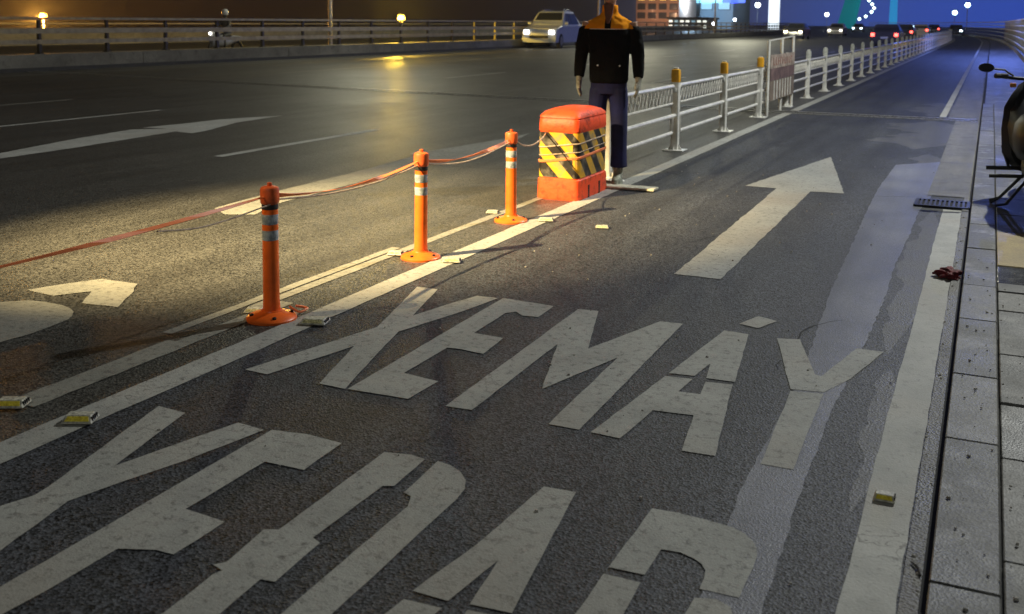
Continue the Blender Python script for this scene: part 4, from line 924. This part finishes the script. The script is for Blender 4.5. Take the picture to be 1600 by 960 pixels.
for s_ in (-1, 1):
    MB().tube([(s_*.26, .30, 1.02), (s_*.32, .30, 1.02), (s_*.36, .27, 1.02)], .021, 8).build('grip', BLACKR, mc)
    MB().tube([(s_*.22, .33, 1.02), (s_*.29, .33, 1.07), (s_*.37, .33, 1.075)], .007, 6).build('mirror_stem', IRON, mc)
    MB().loft([[(s_*(.43+.062*math.cos(a)), .325+d_, 1.085+.038*math.sin(a)) for a in [2*math.pi*k/14 for k in range(14)]] for d_ in (-.01, .018, .03)]).build('mirror', CARBLACK, mc, smooth=True)
    MB().tube([(s_*.14, .10, .275), (s_*.40, .10, .265)], .017, 8).build('foot_peg', BLACKR, mc); MB().tube([(s_*.14, -.18, .245), (s_*.39, -.18, .235)], .015, 8).build('rear_peg', BLACKR, mc)
MB().tube([(-.10, -.05, .28), (-.30, -.10, .05), (-.37, -.11, .015)], [.014, .012, .02], 8).build('side_stand', IRON, mc)
MB().tube([(-.08, -.15, .26), (-.26, -.28, .03), (-.34, -.30, .012)], [.012, .012, .012], 8).build('gear_lever', IRON, mc)
for s_ in (-1, 1):
    MB().tube([(s_*.08, .30, .62), (s_*.24, .34, .60), (s_*.27, .33, .42), (s_*.22, .28, .26), (s_*.08, .2, .24)], .013, 8).build('crash_bar', IRON, mc, smooth=True)
    MB().box((s_*.20, .58, .93), (.05, .03, .04)).build('indicator', mat('amber_lens', (.8, .3, .02), .3), mc, bevel=.01)
MB().tube([(.17, .1, .25), (.18, -.3, .28), (.18, -.75, .36)], [.03, .045, .055], 12).build('exhaust', CHROME, mc, smooth=True)
MB().box((0, -.93, .66), (.16, .05, .09)).build('taillight', TAILO, mc, bevel=.015); MB().loft([sect(-1.0, .42, .45, .07), sect(-.80, .58, .62, .09)]).build('rear_mudguard', CARBLACK, mc)

# ------------------------------------------------------------------ motorcycle with rider beyond the parapet
p = onY(392, 60, 31)
rm = thing('ridden_motorcycle', 'dark motorcycle with a rider passing behind the left parapet', 'motorcycle', (-26.2, 31.2, 0), 0.0)
BLK2 = mat('dark_coat', (.05, .05, .05), .8)
for yy in (-.65, .65):
    rings = []
    for k in range(21):
        a = 2*math.pi*k/20
        rings.append([((.05*math.cos(b_)), yy+(.27+.05*math.sin(b_))*math.cos(a), .32+(.27+.05*math.sin(b_))*math.sin(a)) for b_ in [2*math.pi*j/8 for j in range(8)]])
    MB().loft(rings, cap=False).build('wheel', BLACKR, rm)
MB().loft([sect(-.8, .40, 1.0, .10), sect(-.5, .35, .95, .20), sect(0, .40, .78, .16), sect(.5, .55, .82, .15), sect(.9, .65, .78, .08)]).build('body', mat('scooter_paint', (.3, .3, .3), .3), rm, smooth=True)
MB().tube([(-.33, -.45, 1.05), (0, -.5, 1.0), (.33, -.45, 1.05)], .018, 8).build('handlebar', IRON, rm)
MB().lathe([(0, -.02), (.07, 0), (.05, .03), (0, .04)], 12, (0, 0, 0)).build('headlight', HEADL, rm).matrix_local = Matrix.Translation((0, -.84, .90)) @ Matrix.Rotation(math.pi/2, 4, 'X')
rd = thing('person', 'rider in a dark coat and pale helmet on the motorcycle behind the parapet', 'person', (-26.2, 31.2, 0))
r_ = MB(); r_.loft([ell((0, .15, .80), .17, .16), ell((0, .12, 1.0), .17, .13), ell((0, .05, 1.25), .21, .13), ell((0, .02, 1.38), .17, .10), ell((0, .0, 1.45), .06, .06), ell((0, 0, 1.52), .055, .06), ell((0, -.01, 1.6), .08, .1), ell((0, 0, 1.70), .07, .09)])
for s_ in (-1, 1):
    r_.tube([(s_*.18, .03, 1.36), (s_*.27, -.12, 1.15), (s_*.30, -.42, 1.06)], [.06, .048, .035], 8); r_.tube([(s_*.10, .12, .85), (s_*.16, -.28, .80), (s_*.15, -.20, .35), (s_*.15, -.28, .30)], [.09, .07, .05, .05], 8)
    for k in range(5): r_.tube([(s_*(.29+.012*k), -.42, 1.07), (s_*(.29+.012*k), -.49, 1.075), (s_*(.29+.012*k), -.50, 1.04)], .009, 6)
remesh(r_.build('body', BLK2, rd), .016, 2)
MB().lathe([(.10, 1.58), (.125, 1.64), (.12, 1.72), (.08, 1.79), (0, 1.81)], 16).build('helmet', mat('pale_helmet', (.65, .65, .62), .3), rd, smooth=True)

# ------------------------------------------------------------------ small litter
X, Y = G(1478, 434)
ic = bmesh.new(); bmesh.ops.create_icosphere(ic, subdivisions=4, radius=1)
for v in ic.verts:
    a = v.co.copy(); k = 1+.28*math.sin(a.x*5+a.y*3)*math.cos(a.y*7+a.z*4)+.12*math.sin(a.x*17+a.z*13)*math.sin(a.y*15)
    v.co = Vector((a.x*.068*k, a.y*.085*k*(1.2 if a.x > 0 else .8), max(-.12, a.z)*.038*k+.010))
me = bpy.data.meshes.new('red_cloth'); ic.to_mesh(me); ic.free(); me.materials.append(mat('dark_red_cloth', (.16, .008, .014), .75, var=.35, scale=30, bump=.5))
for p_ in me.polygons: p_.use_smooth = True
o = bpy.data.objects.new('red_cloth', me); COL.objects.link(o); o.location = (X+.01, Y, .008); tag(o, 'crumpled dark red cloth lying on the white edge line', 'cloth')
X, Y = G(1432, 895); X2, Y2 = G(1424, 886); X3, Y3 = G(1438, 907)
tag(MB().tube([(X2, Y2, .014), (X+.002, Y, .016), (X3, Y3, .014)], [.003, .004, .003], 6).build('twig', IRON), 'short black twig lying across the gutter near the lower right', 'twig')

# ------------------------------------------------------------------ night haze over the river and road
HAZE = bpy.data.materials.new('night_haze'); HAZE.use_nodes = True
t = HAZE.node_tree; t.nodes.clear(); o_ = N(t, 'ShaderNodeOutputMaterial'); pv = N(t, 'ShaderNodeVolumePrincipled')
pv.inputs['Density'].default_value = 0.00038; pv.inputs['Color'].default_value = (0.8, 0.85, 0.9, 1); pv.inputs['Anisotropy'].default_value = 0.55
t.links.new(pv.outputs[0], o_.inputs['Volume'])
hzb = MB().box((-50, 240, 15), (500, 560, 52)).build('haze', HAZE); tag(hzb, 'thin night haze over the bridge', kind='stuff')
